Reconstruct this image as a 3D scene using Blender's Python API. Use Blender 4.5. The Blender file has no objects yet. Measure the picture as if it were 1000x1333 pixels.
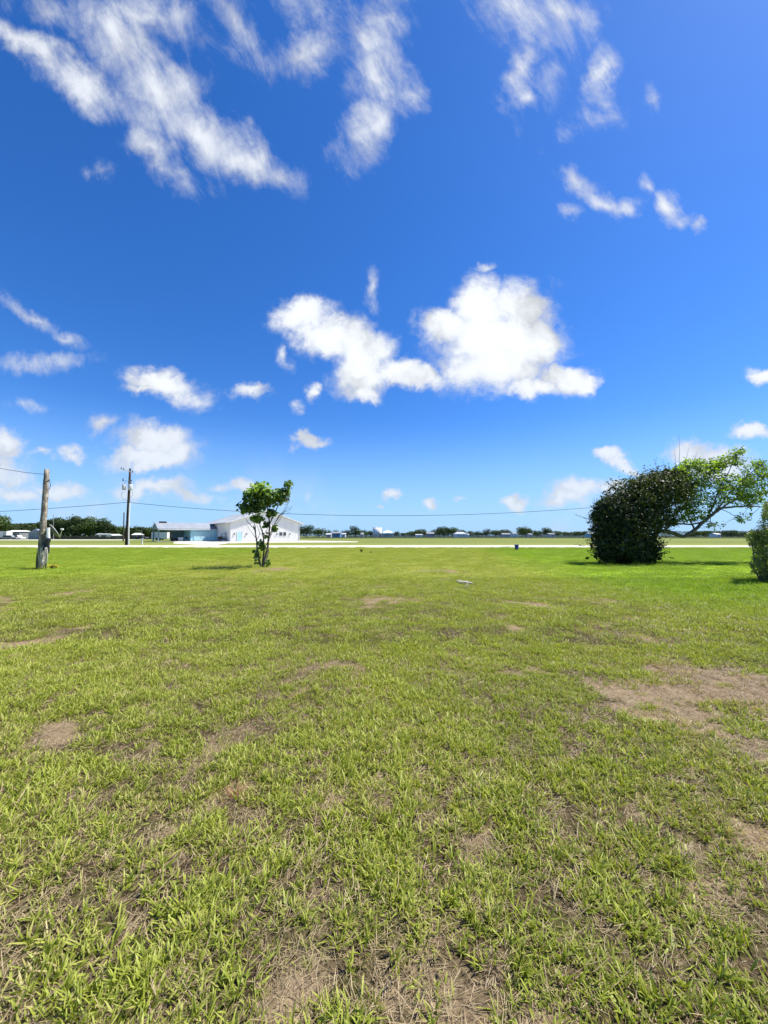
import bpy, math, random
import numpy as np
from mathutils import Vector
R = math.radians
random.seed(7); rng = np.random.default_rng(7)
S = bpy.context.scene; C = S.collection

# ------------------------------------------------------------------ camera
F = 500.0; PITCH = R(3.49); H = 1.55
cd = bpy.data.cameras.new('camera'); cam = bpy.data.objects.new('camera', cd); C.objects.link(cam)
cam.location = (0, 0, H); cam.rotation_euler = (R(90) + PITCH, 0, 0)
cd.sensor_fit = 'VERTICAL'; cd.sensor_height = 36; cd.lens = 36 * F / 1333; cd.clip_start = .05; cd.clip_end = 9000
S.camera = cam
# ------------------------------------------------------------------ light
SUN_AZ = R(76)      # clockwise from straight ahead (+Y) to the right
SUN_EL = R(57.5)
sdir = Vector((math.sin(SUN_AZ) * math.cos(SUN_EL), math.cos(SUN_AZ) * math.cos(SUN_EL), math.sin(SUN_EL)))
ld = bpy.data.lights.new('sun', 'SUN'); sun = bpy.data.objects.new('sun', ld); C.objects.link(sun)
ld.energy = 5.0; ld.angle = R(.5); ld.color = (1, .955, .88); sun.rotation_euler = sdir.to_track_quat('Z', 'Y').to_euler()
S.view_settings.view_transform = 'Standard'; S.view_settings.look = 'None'
S.view_settings.exposure = 0.8; S.view_settings.gamma = 1; S.view_settings.use_curve_mapping = False

def raydir(px, py):
    u = (px - 500) / F; v = (666.5 - py) / F
    return (u, math.cos(PITCH) - v * math.sin(PITCH), math.sin(PITCH) + v * math.cos(PITCH))
def P(px, py, Y):                       # the point of the place seen at a pixel, Y metres ahead
    d = raydir(px, py); k = Y / d[1]
    return Vector((d[0] * k, Y, H + d[2] * k))
def G(px, py, z=0):                     # the point of the ground seen at a pixel
    d = raydir(px, py); k = (z - H) / d[2]
    return Vector((d[0] * k, d[1] * k, z))

# ------------------------------------------------------------------ world: Nishita sky with clouds at infinity
W = bpy.data.worlds.new('World'); S.world = W; W.use_nodes = True
nt = W.node_tree; nt.nodes.clear(); L = nt.links.new
def N(t, **k):
    n = nt.nodes.new(t)
    for a, b in k.items(): setattr(n, a, b)
    return n
def M(op, a, b=None, c=None, clamp=False):
    n = N('ShaderNodeMath', operation=op, use_clamp=clamp)
    for i, v in enumerate((a, b, c)):
        if v is None: continue
        if isinstance(v, (int, float)): n.inputs[i].default_value = v
        else: L(v, n.inputs[i])
    return n.outputs[0]
def VM(op, a, b=None, s=None):
    n = N('ShaderNodeVectorMath', operation=op)
    for i, v in enumerate((a, b)):
        if v is None: continue
        if isinstance(v, (tuple, list)): n.inputs[i].default_value = v
        else: L(v, n.inputs[i])
    if s is not None: n.inputs['Scale'].default_value = s
    return n
def sstep(x, a, b):
    n = N('ShaderNodeMapRange', interpolation_type='SMOOTHSTEP'); L(x, n.inputs[0])
    n.inputs[1].default_value = a; n.inputs[2].default_value = b
    return n.outputs[0]
def noise(v, sc, det=5, rough=.55, dist=0, lac=2.0):
    n = N('ShaderNodeTexNoise'); L(v, n.inputs['Vector'])
    n.inputs['Scale'].default_value = sc; n.inputs['Detail'].default_value = det
    n.inputs['Roughness'].default_value = rough; n.inputs['Distortion'].default_value = dist; n.inputs['Lacunarity'].default_value = lac
    return n
tc = N('ShaderNodeTexCoord'); gen = tc.outputs['Generated']
sky = N('ShaderNodeTexSky', sky_type='NISHITA', sun_disc=False, sun_elevation=SUN_EL, sun_rotation=SUN_AZ)
sky.altitude = 0; sky.air_density = 1.0; sky.dust_density = .32; sky.ozone_density = 5.0
sep = N('ShaderNodeSeparateXYZ'); L(gen, sep.inputs[0])
ysafe = M('MAXIMUM', sep.outputs[1], .02)
qu = M('DIVIDE', sep.outputs[0], ysafe); qw = M('DIVIDE', sep.outputs[2], ysafe)
cq = N('ShaderNodeCombineXYZ'); L(qu, cq.inputs[0]); L(qw, cq.inputs[1]); Q = cq.outputs[0]
# domain warp
w1 = noise(Q, 3.6, 2, .6); w2 = VM('SUBTRACT', w1.outputs['Color'], (.5, .5, .5)); w3 = VM('MULTIPLY', w2.outputs[0], (.13, .12, 0))
QW0 = VM('ADD', Q, w3.outputs[0]).outputs[0]
w4 = noise(Q, 17, 3, .6); w5 = VM('SUBTRACT', w4.outputs['Color'], (.5, .5, .5)); w6 = VM('MULTIPLY', w5.outputs[0], (.075, .07, 0))
QW = VM('ADD', QW0, w6.outputs[0]).outputs[0]
# each cloud: bearing and height of its lobes, their spread, tilt and density
CUM = [ # px, py, rx, ry, tilt, density
 (390,412,36,26,0,1),(425,440,52,27,18,1),(472,455,50,34,20,1),(470,485,42,36,-10,1),(535,484,56,19,8,1),(474,512,26,17,0,.9),(366,462,11,20,0,.45),
 (628,398,46,44,0,1),(680,398,40,44,0,1),(650,440,90,50,0,1),(578,424,42,28,0,1),(640,478,72,40,0,1),(708,440,27,36,0,1),(678,508,28,18,0,.9),(738,489,46,22,4,1),(768,497,28,11,6,.9),(705,503,36,17,0,.9),
 (322,517,24,10,0,.62),(212,506,46,22,12,.95),(190,512,32,10,0,.7),(262,524,22,12,20,.35),
 (404,579,25,10,15,.85),(392,574,10,7,0,.8),(408,513,13,11,30,.6),(381,534,11,7,0,.35),
 (200,572,58,24,3,.9),(195,594,66,17,0,1),(232,588,30,24,0,.85),(125,556,17,13,-25,.5),(205,634,58,15,4,.85),(250,646,42,10,8,.6),
 (12,576,26,26,0,.95),(8,612,32,34,0,.75),(75,632,44,16,0,.75),(20,648,50,16,0,.55),(58,584,18,7,0,.5),(90,585,13,10,0,.6),(318,630,24,12,0,.85),(290,634,16,8,0,.5),
 (792,590,20,13,0,.95),(806,602,24,9,18,.75),(670,651,23,12,0,.95),(755,638,40,17,-5,.85),(738,650,36,14,0,.75),(792,636,24,13,0,.7),(898,590,32,17,0,1),(930,606,52,22,0,.95),
 (984,566,28,13,0,.95),(994,497,22,14,0,.85),(506,640,12,8,0,.7),(558,656,12,10,0,.9),(488,657,7,5,0,.5),(590,645,10,5,0,.35),(410,640,9,5,0,.3),(840,640,40,14,0,.6)]
WSP = [
 (632,346,20,6,-22,.8),(483,380,10,26,0,.7),
 (35,62,66,19,28,1.0),(105,108,76,28,32,1),(150,46,84,46,50,.95),(190,24,62,34,15,.85),(205,120,88,46,48,1),(262,172,88,36,26,1),(325,205,58,27,30,1),(200,192,42,30,30,.9),(242,226,34,14,20,.4),(70,20,60,20,20,.45),
 (300,26,62,24,52,.6),(350,75,46,22,20,.4),(402,74,46,27,-25,.68),(418,14,50,28,40,.5),(474,58,40,34,0,.6),(500,22,30,42,0,.62),(494,108,40,52,-20,.8),(482,168,33,50,10,.95),(528,126,26,22,0,.7),
 (694,28,60,46,15,.8),(680,88,22,62,0,.8),(684,126,22,16,0,.8),(735,12,60,24,0,.7),(716,94,26,40,10,.42),(787,96,20,38,18,.95),(776,148,28,16,-20,.45),(735,176,26,10,-30,.3),(750,240,25,17,35,.7),(776,260,34,13,22,.85),(803,268,23,16,0,.95),
 (866,264,19,23,-15,.95),(882,284,18,9,0,.5),(906,287,10,6,0,.5),(853,130,10,15,0,.4),(745,278,12,9,0,.45),(832,236,8,10,0,.4),
 (46,414,52,10,28,.62),(86,434,30,9,22,.55),(44,468,64,12,0,.66),(46,520,22,7,0,.35),(125,222,16,10,0,.35),(710,370,12,10,0,.3)]
def field(lst, q, gx=1.0):
    acc = None
    for px, py, rx, ry, an, s in lst:
        d = raydir(px, py); y = d[1]
        mp = N('ShaderNodeMapping', vector_type='TEXTURE'); L(q, mp.inputs['Vector'])
        if acc is None: mp.inputs['Location'].default_value = (d[0] / y, d[2] / y, 0)
        else:                                   # the running value rides along in z (scaled to nothing) so the nodes run one by one
            cb = N('ShaderNodeCombineXYZ'); cb.inputs[0].default_value = d[0] / y; cb.inputs[1].default_value = d[2] / y; L(acc, cb.inputs[2]); L(cb.outputs[0], mp.inputs['Location'])
        mp.inputs['Rotation'].default_value = (0, 0, -R(an))
        mp.inputs['Scale'].default_value = (rx * gx / F / y, ry * gx / F / y, 1e9)
        ln = VM('LENGTH', mp.outputs[0]).outputs['Value']
        v = M('MULTIPLY_ADD', ln, -s, s)
        if acc is None: acc = v
        else:
            acc = M('SMOOTH_MAX', acc, v, .12)
    return M('MAXIMUM', acc, -1.0)
fc = field(CUM, QW, 1.20); fw = field(WSP, QW, 1.26)
n1 = M('MULTIPLY_ADD', noise(Q, 32, 4, .65, .4).outputs['Fac'], .34, M('MULTIPLY', noise(Q, 9, 6, .60, .3).outputs['Fac'], .66))
st = N('ShaderNodeMapping', vector_type='TEXTURE'); L(Q, st.inputs['Vector']); st.inputs['Rotation'].default_value = (0, 0, R(-64)); st.inputs['Scale'].default_value = (1.5, .62, 1)
n2 = noise(st.outputs[0], 6.5, 8, .66, .3).outputs['Fac']
dc = M('ADD', fc, M('MULTIPLY_ADD', n1, 1.25, -.64)); dw = M('ADD', fw, M('MULTIPLY_ADD', n2, 1.95, -1.02))
ac = sstep(dc, -.09, .54); aw = M('MULTIPLY', sstep(dw, -.16, 1.0), .92)
ac = M('MULTIPLY', M('MULTIPLY', ac, M('MULTIPLY_ADD', sstep(fc, -.15, .45), .45, .55)), M('MULTIPLY_ADD', sstep(qw, .05, .45), .18, .82))
# clouds of the same kind all round, outside the part of the sky described above
zs = M('MAXIMUM', sep.outputs[2], .04)
cp = N('ShaderNodeCombineXYZ'); L(M('DIVIDE', sep.outputs[0], zs), cp.inputs[0]); L(M('DIVIDE', sep.outputs[1], zs), cp.inputs[1])
n3 = noise(cp.outputs[0], 1.1, 8, .6).outputs['Fac']
out = M('MAXIMUM', M('MAXIMUM', sstep(M('ABSOLUTE', qu), 1.05, 1.3), sstep(qw, 1.6, 1.9)), sstep(sep.outputs[1], .3, .02))
up = sstep(sep.outputs[2], .03, .12)
ao = M('MULTIPLY', M('MULTIPLY', sstep(n3, .56, .72), out), up)
veil = M('MULTIPLY', M('MULTIPLY', sstep(noise(QW, 3.1, 5, .6).outputs['Fac'], .50, .78), sstep(qw, .26, .04)), .5)
alpha = M('MAXIMUM', M('MAXIMUM', ac, aw), M('MAXIMUM', ao, veil))
# thick parts bright, with soft grey hollows and thin edges letting the blue through
n5 = noise(QW, 5.5, 5, .55).outputs['Fac']
shade = M('MULTIPLY', sstep(n5, .52, .30), .30)
lumc = M('SUBTRACT', M('MULTIPLY_ADD', sstep(dc, .1, .8), .20, .80), shade)
lumw = M('SUBTRACT', M('MULTIPLY_ADD', sstep(dw, .2, 1.3), .22, .74), M('MULTIPLY', shade, .35))
lumc = M('MULTIPLY', lumc, M('MULTIPLY_ADD', sstep(qw, .12, .55), .12, .88))
lum = M('MAXIMUM', M('MULTIPLY', lumc, sstep(M('SUBTRACT', ac, aw), -.3, .3)), lumw)
cc = N('ShaderNodeVectorMath', operation='SCALE'); cc.inputs[0].default_value = (8.5, 8.9, 9.5); L(lum, cc.inputs['Scale'])
hs = N('ShaderNodeHueSaturation'); L(sky.outputs[0], hs.inputs['Color']); hs.inputs['Saturation'].default_value = 1.25; hs.inputs['Value'].default_value = 1.0
mx = N('ShaderNodeMix', data_type='RGBA'); L(alpha, mx.inputs[0]); tn = N('ShaderNodeMix', data_type='RGBA', blend_type='MULTIPLY'); tn.inputs[0].default_value = 1; L(hs.outputs[0], tn.inputs[6]); tn.inputs[7].default_value = (.98, 1.17, 1.54, 1); hz = N('ShaderNodeMix', data_type='RGBA'); L(M('MULTIPLY', sstep(sep.outputs[2], .30, -.02), .85), hz.inputs[0]); L(tn.outputs[2], hz.inputs[6]); hz.inputs[7].default_value = (3.2, 5.7, 9.2, 1); L(hz.outputs[2], mx.inputs[6]); L(cc.outputs[0], mx.inputs[7])
bg = N('ShaderNodeBackground'); L(mx.outputs[2], bg.inputs[0]); bg.inputs[1].default_value = .0688
wo = N('ShaderNodeOutputWorld'); L(bg.outputs[0], wo.inputs[0])
W.cycles.sampling_method = 'MANUAL'; W.cycles.sample_map_resolution = 512
S.cycles.max_bounces = 6; S.cycles.transparent_max_bounces = 8

# ------------------------------------------------------------------ materials
class MT:
    def __init__(s, name):
        s.m = bpy.data.materials.new(name); s.m.use_nodes = True; s.t = s.m.node_tree; s.t.nodes.clear()
        s.out = s.n('ShaderNodeOutputMaterial'); s.co = s.n('ShaderNodeTexCoord')
    def n(s, ty, **k):
        n = s.t.nodes.new(ty)
        for a, b in k.items(): setattr(n, a, b)
        return n
    def l(s, a, b): s.t.links.new(a, b)
    def noise(s, sc, det=4, rough=.6, vec=None, stretch=None):
        v = vec or s.co.outputs['Object']
        if stretch:
            mp = s.n('ShaderNodeMapping'); s.l(v, mp.inputs[0]); mp.inputs['Scale'].default_value = stretch; v = mp.outputs[0]
        n = s.n('ShaderNodeTexNoise'); s.l(v, n.inputs['Vector']); n.inputs['Scale'].default_value = sc
        n.inputs['Detail'].default_value = det; n.inputs['Roughness'].default_value = rough
        return n.outputs['Fac']
    def ramp(s, x, a, b):
        n = s.n('ShaderNodeMapRange', interpolation_type='SMOOTHSTEP'); s.l(x, n.inputs[0]); n.inputs[1].default_value = a; n.inputs[2].default_value = b
        return n.outputs[0]
    def mix(s, f, a, b, mode='MIX'):
        n = s.n('ShaderNodeMix', data_type='RGBA', blend_type=mode)
        for i, v in ((0, f), (6, a), (7, b)):
            if isinstance(v, (int, float)): n.inputs[i].default_value = v
            elif isinstance(v, tuple): n.inputs[i].default_value = (*v, 1)
            else: s.l(v, n.inputs[i])
        return n.outputs[2]
    def math(s, op, a, b=0.0):
        n = s.n('ShaderNodeMath', operation=op)
        for i, v in ((0, a), (1, b)):
            if isinstance(v, (int, float)): n.inputs[i].default_value = v
            else: s.l(v, n.inputs[i])
        return n.outputs[0]
    def attr(s, name, ty='GEOMETRY'):
        n = s.n('ShaderNodeAttribute', attribute_name=name, attribute_type=ty); return n.outputs['Fac']
    def princ(s, col, rough=.7, metal=0, spec=.3, bump=None, bd=.02, bs=.5):
        b = s.n('ShaderNodeBsdfPrincipled')
        if isinstance(col, tuple): b.inputs['Base Color'].default_value = (*col, 1)
        else: s.l(col, b.inputs['Base Color'])
        b.inputs['Roughness'].default_value = rough; b.inputs['Metallic'].default_value = metal; b.inputs['Specular IOR Level'].default_value = spec
        if bump is not None:
            bn = s.n('ShaderNodeBump'); s.l(bump, bn.inputs['Height']); bn.inputs['Distance'].default_value = bd; bn.inputs['Strength'].default_value = bs
            s.l(bn.outputs[0], b.inputs['Normal'])
        return b.outputs[0]
    def done(s, sh): s.l(sh, s.out.inputs[0]); return s.m
def plain(name, a, b=None, sc=3, rough=.7, metal=0, stretch=None, spec=.3, bump=0):
    t = MT(name); b = b or tuple(c * .75 for c in a)
    f = t.noise(sc, 5, .65, stretch=stretch)
    return t.done(t.princ(t.mix(t.ramp(f, .35, .65), a, b), rough, metal, spec, f if bump else None, bump or .01))
def leafm(name, a, b, new, trans=.35, rough=.5, transcol=None, spec=.35):
    # a..b across leaves by their own tone; young leaves and painted top light take the third colour
    t = MT(name); tone = t.attr('tone'); yn = t.attr('young_lit')
    col = t.mix(t.ramp(yn, .3, .9), t.mix(tone, a, b), new)
    tr = t.n('ShaderNodeBsdfTranslucent'); t.l(t.mix(1.0, col, transcol or (1.6, 1.75, .6), 'MULTIPLY'), tr.inputs[0])
    ms = t.n('ShaderNodeMixShader'); ms.inputs[0].default_value = trans
    t.l(t.princ(col, rough, 0, spec), ms.inputs[1]); t.l(tr.outputs[0], ms.inputs[2])
    return t.done(ms.outputs[0])
MA = {}
MA['white_metal'] = plain('white_sheet_metal', (.84, .825, .78), (.79, .78, .74), .8, .45, 0, (1, 1, .15))
MA['roof_metal'] = plain('pale_roof_metal', (.52, .54, .55), (.45, .47, .48), .5, .5, 0, (1, .2, 1))
MA['trim'] = plain('white_trim', (.72, .73, .74), None, 2, .5)
MA['blue'] = plain('pale_blue_paint', (.36, .66, .74), (.32, .60, .69), 1, .5)
MA['blue_door'] = plain('pale_blue_door', (.48, .76, .82), None, 2, .5)
MA['blue_grey'] = plain('blue_grey_paint', (.22, .33, .37), (.18, .28, .33), 1, .6)
MA['carport_roof'] = plain('grey_roof_metal', (.30, .32, .34), (.25, .27, .29), .6, .45, 0, (1, .2, 1))
MA['dark'] = plain('black_rubber', (.012, .012, .013), None, 5, .7)
MA['dark_metal'] = plain('dark_metal', (.03, .032, .035), (.05, .05, .05), 4, .5, .4)
MA['red_brown'] = plain('dark_red_paint', (.07, .018, .015), None, 4, .45)
MA['glass'] = plain('dark_glass', (.02, .026, .032), None, 1, .08, 0, spec=.6)
MA['grey'] = plain('grey_paint', (.25, .26, .27), None, 2, .55)
MA['pale_grey'] = plain('pale_grey_metal', (.48, .50, .51), (.38, .40, .41), 3, .45)
MA['dish'] = plain('dull_grey_green_dish', (.16, .18, .16), (.12, .13, .12), 3, .5)
MA['cream'] = plain('cream_paint', (.62, .60, .52), None, 1, .6)
MA['concrete'] = plain('concrete', (.50, .48, .43), (.38, .36, .31), 1.2, .9, bump=.01)
MA['gravel'] = plain('pale_gravel', (.58, .54, .44), (.48, .44, .35), .9, .95, bump=.03)
MA['creosote'] = plain('creosoted_wood', (.045, .034, .028), (.025, .02, .018), 2, .85, 0, (6, 6, .4), bump=.01)
MA['pvc'] = plain('white_plastic', (.72, .72, .70), (.6, .6, .58), 6, .45)
MA['rope'] = plain('faded_cable', (.60, .56, .47), (.46, .42, .34), 9, .7)
MA['wire'] = plain('black_wire', (.02, .03, .03), None, 3, .6)
MA['blue_plastic'] = plain('blue_plastic', (.02, .055, .22), None, 6, .4)
MA['house_blue'] = plain('sky_blue_siding', (.13, .30, .50), None, 1, .6)
MA['shed'] = plain('weathered_galvanised', (.24, .29, .33), (.19, .23, .27), .6, .55, .0, (3, 3, .3))
MA['fence'] = plain('weathered_fence_boards', (.10, .085, .07), (.06, .05, .045), 2, .85, 0, (3, 3, .3))
MA['bark'] = plain('grey_bark', (.17, .145, .115), (.075, .062, .05), 9, .9, 0, (1, 1, .4), bump=.02)
MA['bark_dark'] = plain('dark_bark', (.085, .075, .06), (.045, .04, .032), 5, .9, bump=.02)
t = MT('weathered_pole')
g = t.noise(16, 6, .7, stretch=(1, 1, .08)); k = t.noise(7, 5, .7); c = t.noise(1.3, 3, .5)
colr = t.mix(t.ramp(g, .42, .6), (.14, .105, .08), (.36, .31, .25)); colr = t.mix(t.ramp(k, .52, .62), colr, (.50, .46, .38))
colr = t.mix(t.ramp(c, .55, .7), colr, (.20, .13, .10))
MA['pole'] = t.done(t.princ(colr, .9, 0, .15, g, .02, .9))
MA['grape_leaf'] = leafm('round_leathery_leaf', (.05, .095, .018), (.135, .225, .035), (.38, .52, .05), .28, .42)
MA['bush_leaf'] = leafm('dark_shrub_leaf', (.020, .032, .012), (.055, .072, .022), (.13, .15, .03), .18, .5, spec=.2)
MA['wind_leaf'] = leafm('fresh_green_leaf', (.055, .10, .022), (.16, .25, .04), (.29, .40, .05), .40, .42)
MA['right_leaf'] = leafm('olive_shrub_leaf', (.07, .10, .03), (.20, .25, .065), (.30, .39, .09), .32, .5)
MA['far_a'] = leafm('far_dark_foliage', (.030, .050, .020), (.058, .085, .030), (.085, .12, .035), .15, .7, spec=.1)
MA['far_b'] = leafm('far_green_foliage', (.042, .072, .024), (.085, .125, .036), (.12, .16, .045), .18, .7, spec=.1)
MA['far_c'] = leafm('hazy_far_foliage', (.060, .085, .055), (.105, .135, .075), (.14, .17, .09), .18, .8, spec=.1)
MA['flower'] = leafm('yellow_petals', (.60, .42, .03), (.70, .52, .05), (.7, .55, .1), .3, .6)
MA['weed'] = leafm('dark_weed_leaf', (.035, .05, .02), (.09, .11, .035), (.10, .08, .04), .25, .6)
MA['stone'] = plain('chalky_stone', (.36, .33, .27), (.24, .21, .16), 8, .9, bump=.02)

# ------------------------------------------------------------------ builders
def tag(o, label=None, cat=None, group=None, kind=None):
    for a, b in (('label', label), ('category', cat), ('group', group), ('kind', kind)):
        if b: o[a] = b
    return o
def thing(name, label, cat, loc=(0, 0, 0), rz=0, group=None):
    o = bpy.data.objects.new(name, None); C.objects.link(o); o.location = loc; o.rotation_euler = (0, 0, rz); o.empty_display_size = .3
    return tag(o, label, cat, group)
def link(name, me, mat, parent=None, world=False):
    o = bpy.data.objects.new(name, me); C.objects.link(o)
    if mat and not me.materials: me.materials.append(mat)
    if parent is not None:
        o.parent = parent
        if world: me.transform(__import__('mathutils').Matrix.Translation(-Vector(parent.location)))
    return o
def uni(name, V, Fs, attrs=None):       # numpy verts and equal-sided faces to a mesh
    me = bpy.data.meshes.new(name); V = np.asarray(V, np.float32); Fs = np.asarray(Fs, np.int32); k = Fs.shape[1]
    me.vertices.add(len(V)); me.vertices.foreach_set('co', V.ravel())
    me.loops.add(Fs.size); me.loops.foreach_set('vertex_index', Fs.ravel())
    me.polygons.add(len(Fs)); me.polygons.foreach_set('loop_start', np.arange(0, Fs.size, k, dtype=np.int32))
    for nm, ar in (attrs or {}).items():
        a = me.attributes.new(nm, 'FLOAT', 'POINT'); a.data.foreach_set('value', np.asarray(ar, np.float32))
    me.update(calc_edges=True); me.validate()
    return me
class MB:                                # collects simple shapes into one mesh
    def __init__(s): s.v = []; s.f = []
    def add(s, v, f):
        n = len(s.v); s.v += [tuple(p) for p in v]; s.f += [tuple(i + n for i in q) for q in f]; return s
    def box(s, x0, x1, y0, y1, z0, z1):
        v = [(x, y, z) for z in (z0, z1) for x, y in ((x0, y0), (x1, y0), (x1, y1), (x0, y1))]
        return s.add(v, [(3, 2, 1, 0), (4, 5, 6, 7), (0, 1, 5, 4), (1, 2, 6, 5), (2, 3, 7, 6), (3, 0, 4, 7)])
    def prism(s, prof, y0, y1):          # profile in x,z pushed along y
        n = len(prof); v = [(x, y0, z) for x, z in prof] + [(x, y1, z) for x, z in prof]
        return s.add(v, [tuple(range(n)), tuple(range(2 * n - 1, n - 1, -1))] + [(i, i + n, (i + 1) % n + n, (i + 1) % n) for i in range(n)])
    def prismx(s, prof, x0, x1):         # profile in y,z pushed along x
        n = len(prof); v = [(x0, y, z) for y, z in prof] + [(x1, y, z) for y, z in prof]
        return s.add(v, [tuple(range(n)), tuple(range(2 * n - 1, n - 1, -1))] + [(i, i + n, (i + 1) % n + n, (i + 1) % n) for i in range(n)])
    def tube(s, pts, r, k=6, caps=True):
        pts = [Vector(p) for p in pts]; rs = r if isinstance(r, (list, tuple)) else [r] * len(pts)
        v = []; ref = None
        for i, p in enumerate(pts):
            d = (pts[min(i + 1, len(pts) - 1)] - pts[max(i - 1, 0)]).normalized()
            if ref is None: ref = Vector((0, 0, 1)) if abs(d.z) < .9 else Vector((1, 0, 0))
            a = (ref - d * ref.dot(d)).normalized(); ref = a; b = d.cross(a)
            for j in range(k):
                t = 2 * math.pi * j / k; v.append(p + (a * math.cos(t) + b * math.sin(t)) * rs[i])
        f = [(i * k + j, i * k + (j + 1) % k, (i + 1) * k + (j + 1) % k, (i + 1) * k + j) for i in range(len(pts) - 1) for j in range(k)]
        if caps: f += [tuple(range(k - 1, -1, -1)), tuple((len(pts) - 1) * k + j for j in range(k))]
        return s.add(v, f)
    def build(s, name, mat, parent=None, world=False, smooth=False):
        me = bpy.data.meshes.new(name); me.from_pydata(s.v, [], s.f); me.update()
        if smooth:
            for p in me.polygons: p.use_smooth = len(p.vertices) < 5
        return link(name, me, mat, parent, world)
def box(name, mat, parent, *a, **k): return MB().box(*a).build(name, mat, parent, **k)
def lerp(a, b, t): return a + (b - a) * t
def sag(a, b, drop, n=24):
    a = Vector(a); b = Vector(b)
    return [a.lerp(b, i / n) - Vector((0, 0, drop * 4 * (i / n) * (1 - i / n))) for i in range(n + 1)]
def leaf_mesh(name, Cn, Nn, size, k=6, asp=.8, young_lit=None, bend=.25):
    n = len(Cn); Nn = Nn / np.maximum(np.linalg.norm(Nn, axis=1, keepdims=True), 1e-6)
    r = rng.normal(size=(n, 3)); a = np.cross(Nn, r); a /= np.maximum(np.linalg.norm(a, axis=1, keepdims=True), 1e-6); b = np.cross(Nn, a)
    V = np.zeros((n, k, 3))
    for j in range(k):
        th = 2 * math.pi * j / k; ca, sa = math.cos(th), math.sin(th)
        V[:, j] = Cn + size[:, None] * (a * ca + b * sa * asp + Nn * (bend * ca * ca * (1 if j % 2 else .6)))
    tone = np.repeat(rng.random(n), k); yg = np.repeat(np.zeros(n) if young_lit is None else young_lit, k)
    return uni(name, V.reshape(-1, 3), np.arange(n * k).reshape(n, k), {'tone': tone, 'young_lit': yg})
def lobes_points(lobes, n, shell=.72, jit=.12):
    # lobes: centre xyz + radii xyz; points mostly near each lobe's surface and outward normals
    lobes = np.array(lobes, float); w = (lobes[:, 3] * lobes[:, 5]) ** 1.0 + (lobes[:, 3] * lobes[:, 4]); w /= w.sum()
    i = rng.choice(len(lobes), n, p=w); d = rng.normal(size=(n, 3)); d /= np.linalg.norm(d, axis=1, keepdims=True)
    r = shell + (1 - shell) * rng.random(n) + rng.normal(size=n) * jit
    return lobes[i, :3] + d * lobes[i, 3:] * r[:, None], d, i

# value noise for the wear of the lawn
_tab = rng.random((256, 256))
def vnoise(x, y):
    xi = np.floor(x).astype(int); yi = np.floor(y).astype(int); fx = x - xi; fy = y - yi
    fx = fx * fx * (3 - 2 * fx); fy = fy * fy * (3 - 2 * fy); g = lambda a, b: _tab[a & 255, b & 255]
    return (g(xi, yi) * (1 - fx) + g(xi + 1, yi) * fx) * (1 - fy) + (g(xi, yi + 1) * (1 - fx) + g(xi + 1, yi + 1) * fx) * fy
def fbm(x, y, o=4, s=1.0):
    t = 0; a = .5; m = 0
    for i in range(o): t = t + a * vnoise(x * s * 2 ** i + 37.1 * i, y * s * 2 ** i + 11.7 * i); m += a; a *= .55
    return t / m
PATCH = []
for px, py, rx, ry, s in [(965,902,62,34,1.9),(905,905,48,18,1.3),(862,902,50,18,1.5),(800,888,46,12,1.3),(840,925,44,16,1.1),(905,938,56,16,1.3),(985,972,26,16,1.1),(925,962,30,10,.5),(700,872,16,6,.6),
    (52,955,42,18,.75),(20,980,22,12,.5),(298,982,24,22,.8),(310,1036,52,16,.85),(250,1050,40,14,.5),(395,1005,18,20,.6),(40,836,34,9,.8),(70,822,18,7,.6),(112,816,14,4,.9),(12,784,14,3,.9),(102,772,22,4,.8),
    (92,802,10,4,.6),(505,782,44,6,.8),(490,790,20,5,.6),(492,762,14,3,.5),(575,744,34,3,.8),(600,746,20,3,.5),(690,787,22,4,.8),(768,782,28,4,.8),(650,802,22,5,.5),(670,815,30,7,.5),(455,818,30,6,.5),(265,800,14,3,.7),
    (440,878,40,9,.4),(470,1056,30,18,.6),(590,1066,26,14,.4),(565,1285,60,46,.72),(525,1320,60,28,.5),(375,1232,44,30,.5),(230,1125,30,16,.5),(120,1085,26,12,.4),(810,1215,26,18,.6),(842,1052,30,11,.75),(915,1010,26,10,.6),
    (930,1075,26,10,.4),(760,1140,26,14,.4),(830,830,60,8,.5),(350,742,22,4,.7),(290,740,14,3,.4),(605,875,20,5,.3),(80,1200,40,20,.35),(700,1290,40,30,.5),(960,1290,40,26,.5),(60,1310,50,26,.4),(185,975,26,10,.5),(530,965,24,8,.3)]:
    c = G(px, py); e = G(px + rx, py); f1 = G(px, py - ry); f2 = G(px, py + ry)
    PATCH.append((c.x, (f1.y + f2.y) / 2, abs(e.x - c.x), (f1.y - f2.y) / 2, s))
def bare(x, y):
    wx = x + (fbm(x, y, 3, 1.7) - .5) * .9; wy = y + (fbm(x + 50, y, 3, 1.7) - .5) * .9
    b = np.zeros_like(x)
    for cx, cy, rx, ry, s in PATCH:
        r = np.sqrt(((wx - cx) / rx) ** 2 + ((wy - cy) / ry) ** 2); b = np.maximum(b, s * np.clip(1.3 - r, 0, 1))
    n = fbm(x, y, 4, 1.1); n2 = fbm(x + 9, y + 70, 4, 4.5)
    b = b + np.clip((n - .62) * 2.2, 0, .4) * np.clip(1.1 - lush(x, y), 0, 1)
    n3 = fbm(x + 3, y + 7, 3, 9); return np.clip(b * (.15 + 1.5 * n2) * (.45 + 1.1 * n3) + np.clip((n2 - .62) * 2.5, 0, .35), 0, 1)
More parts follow.
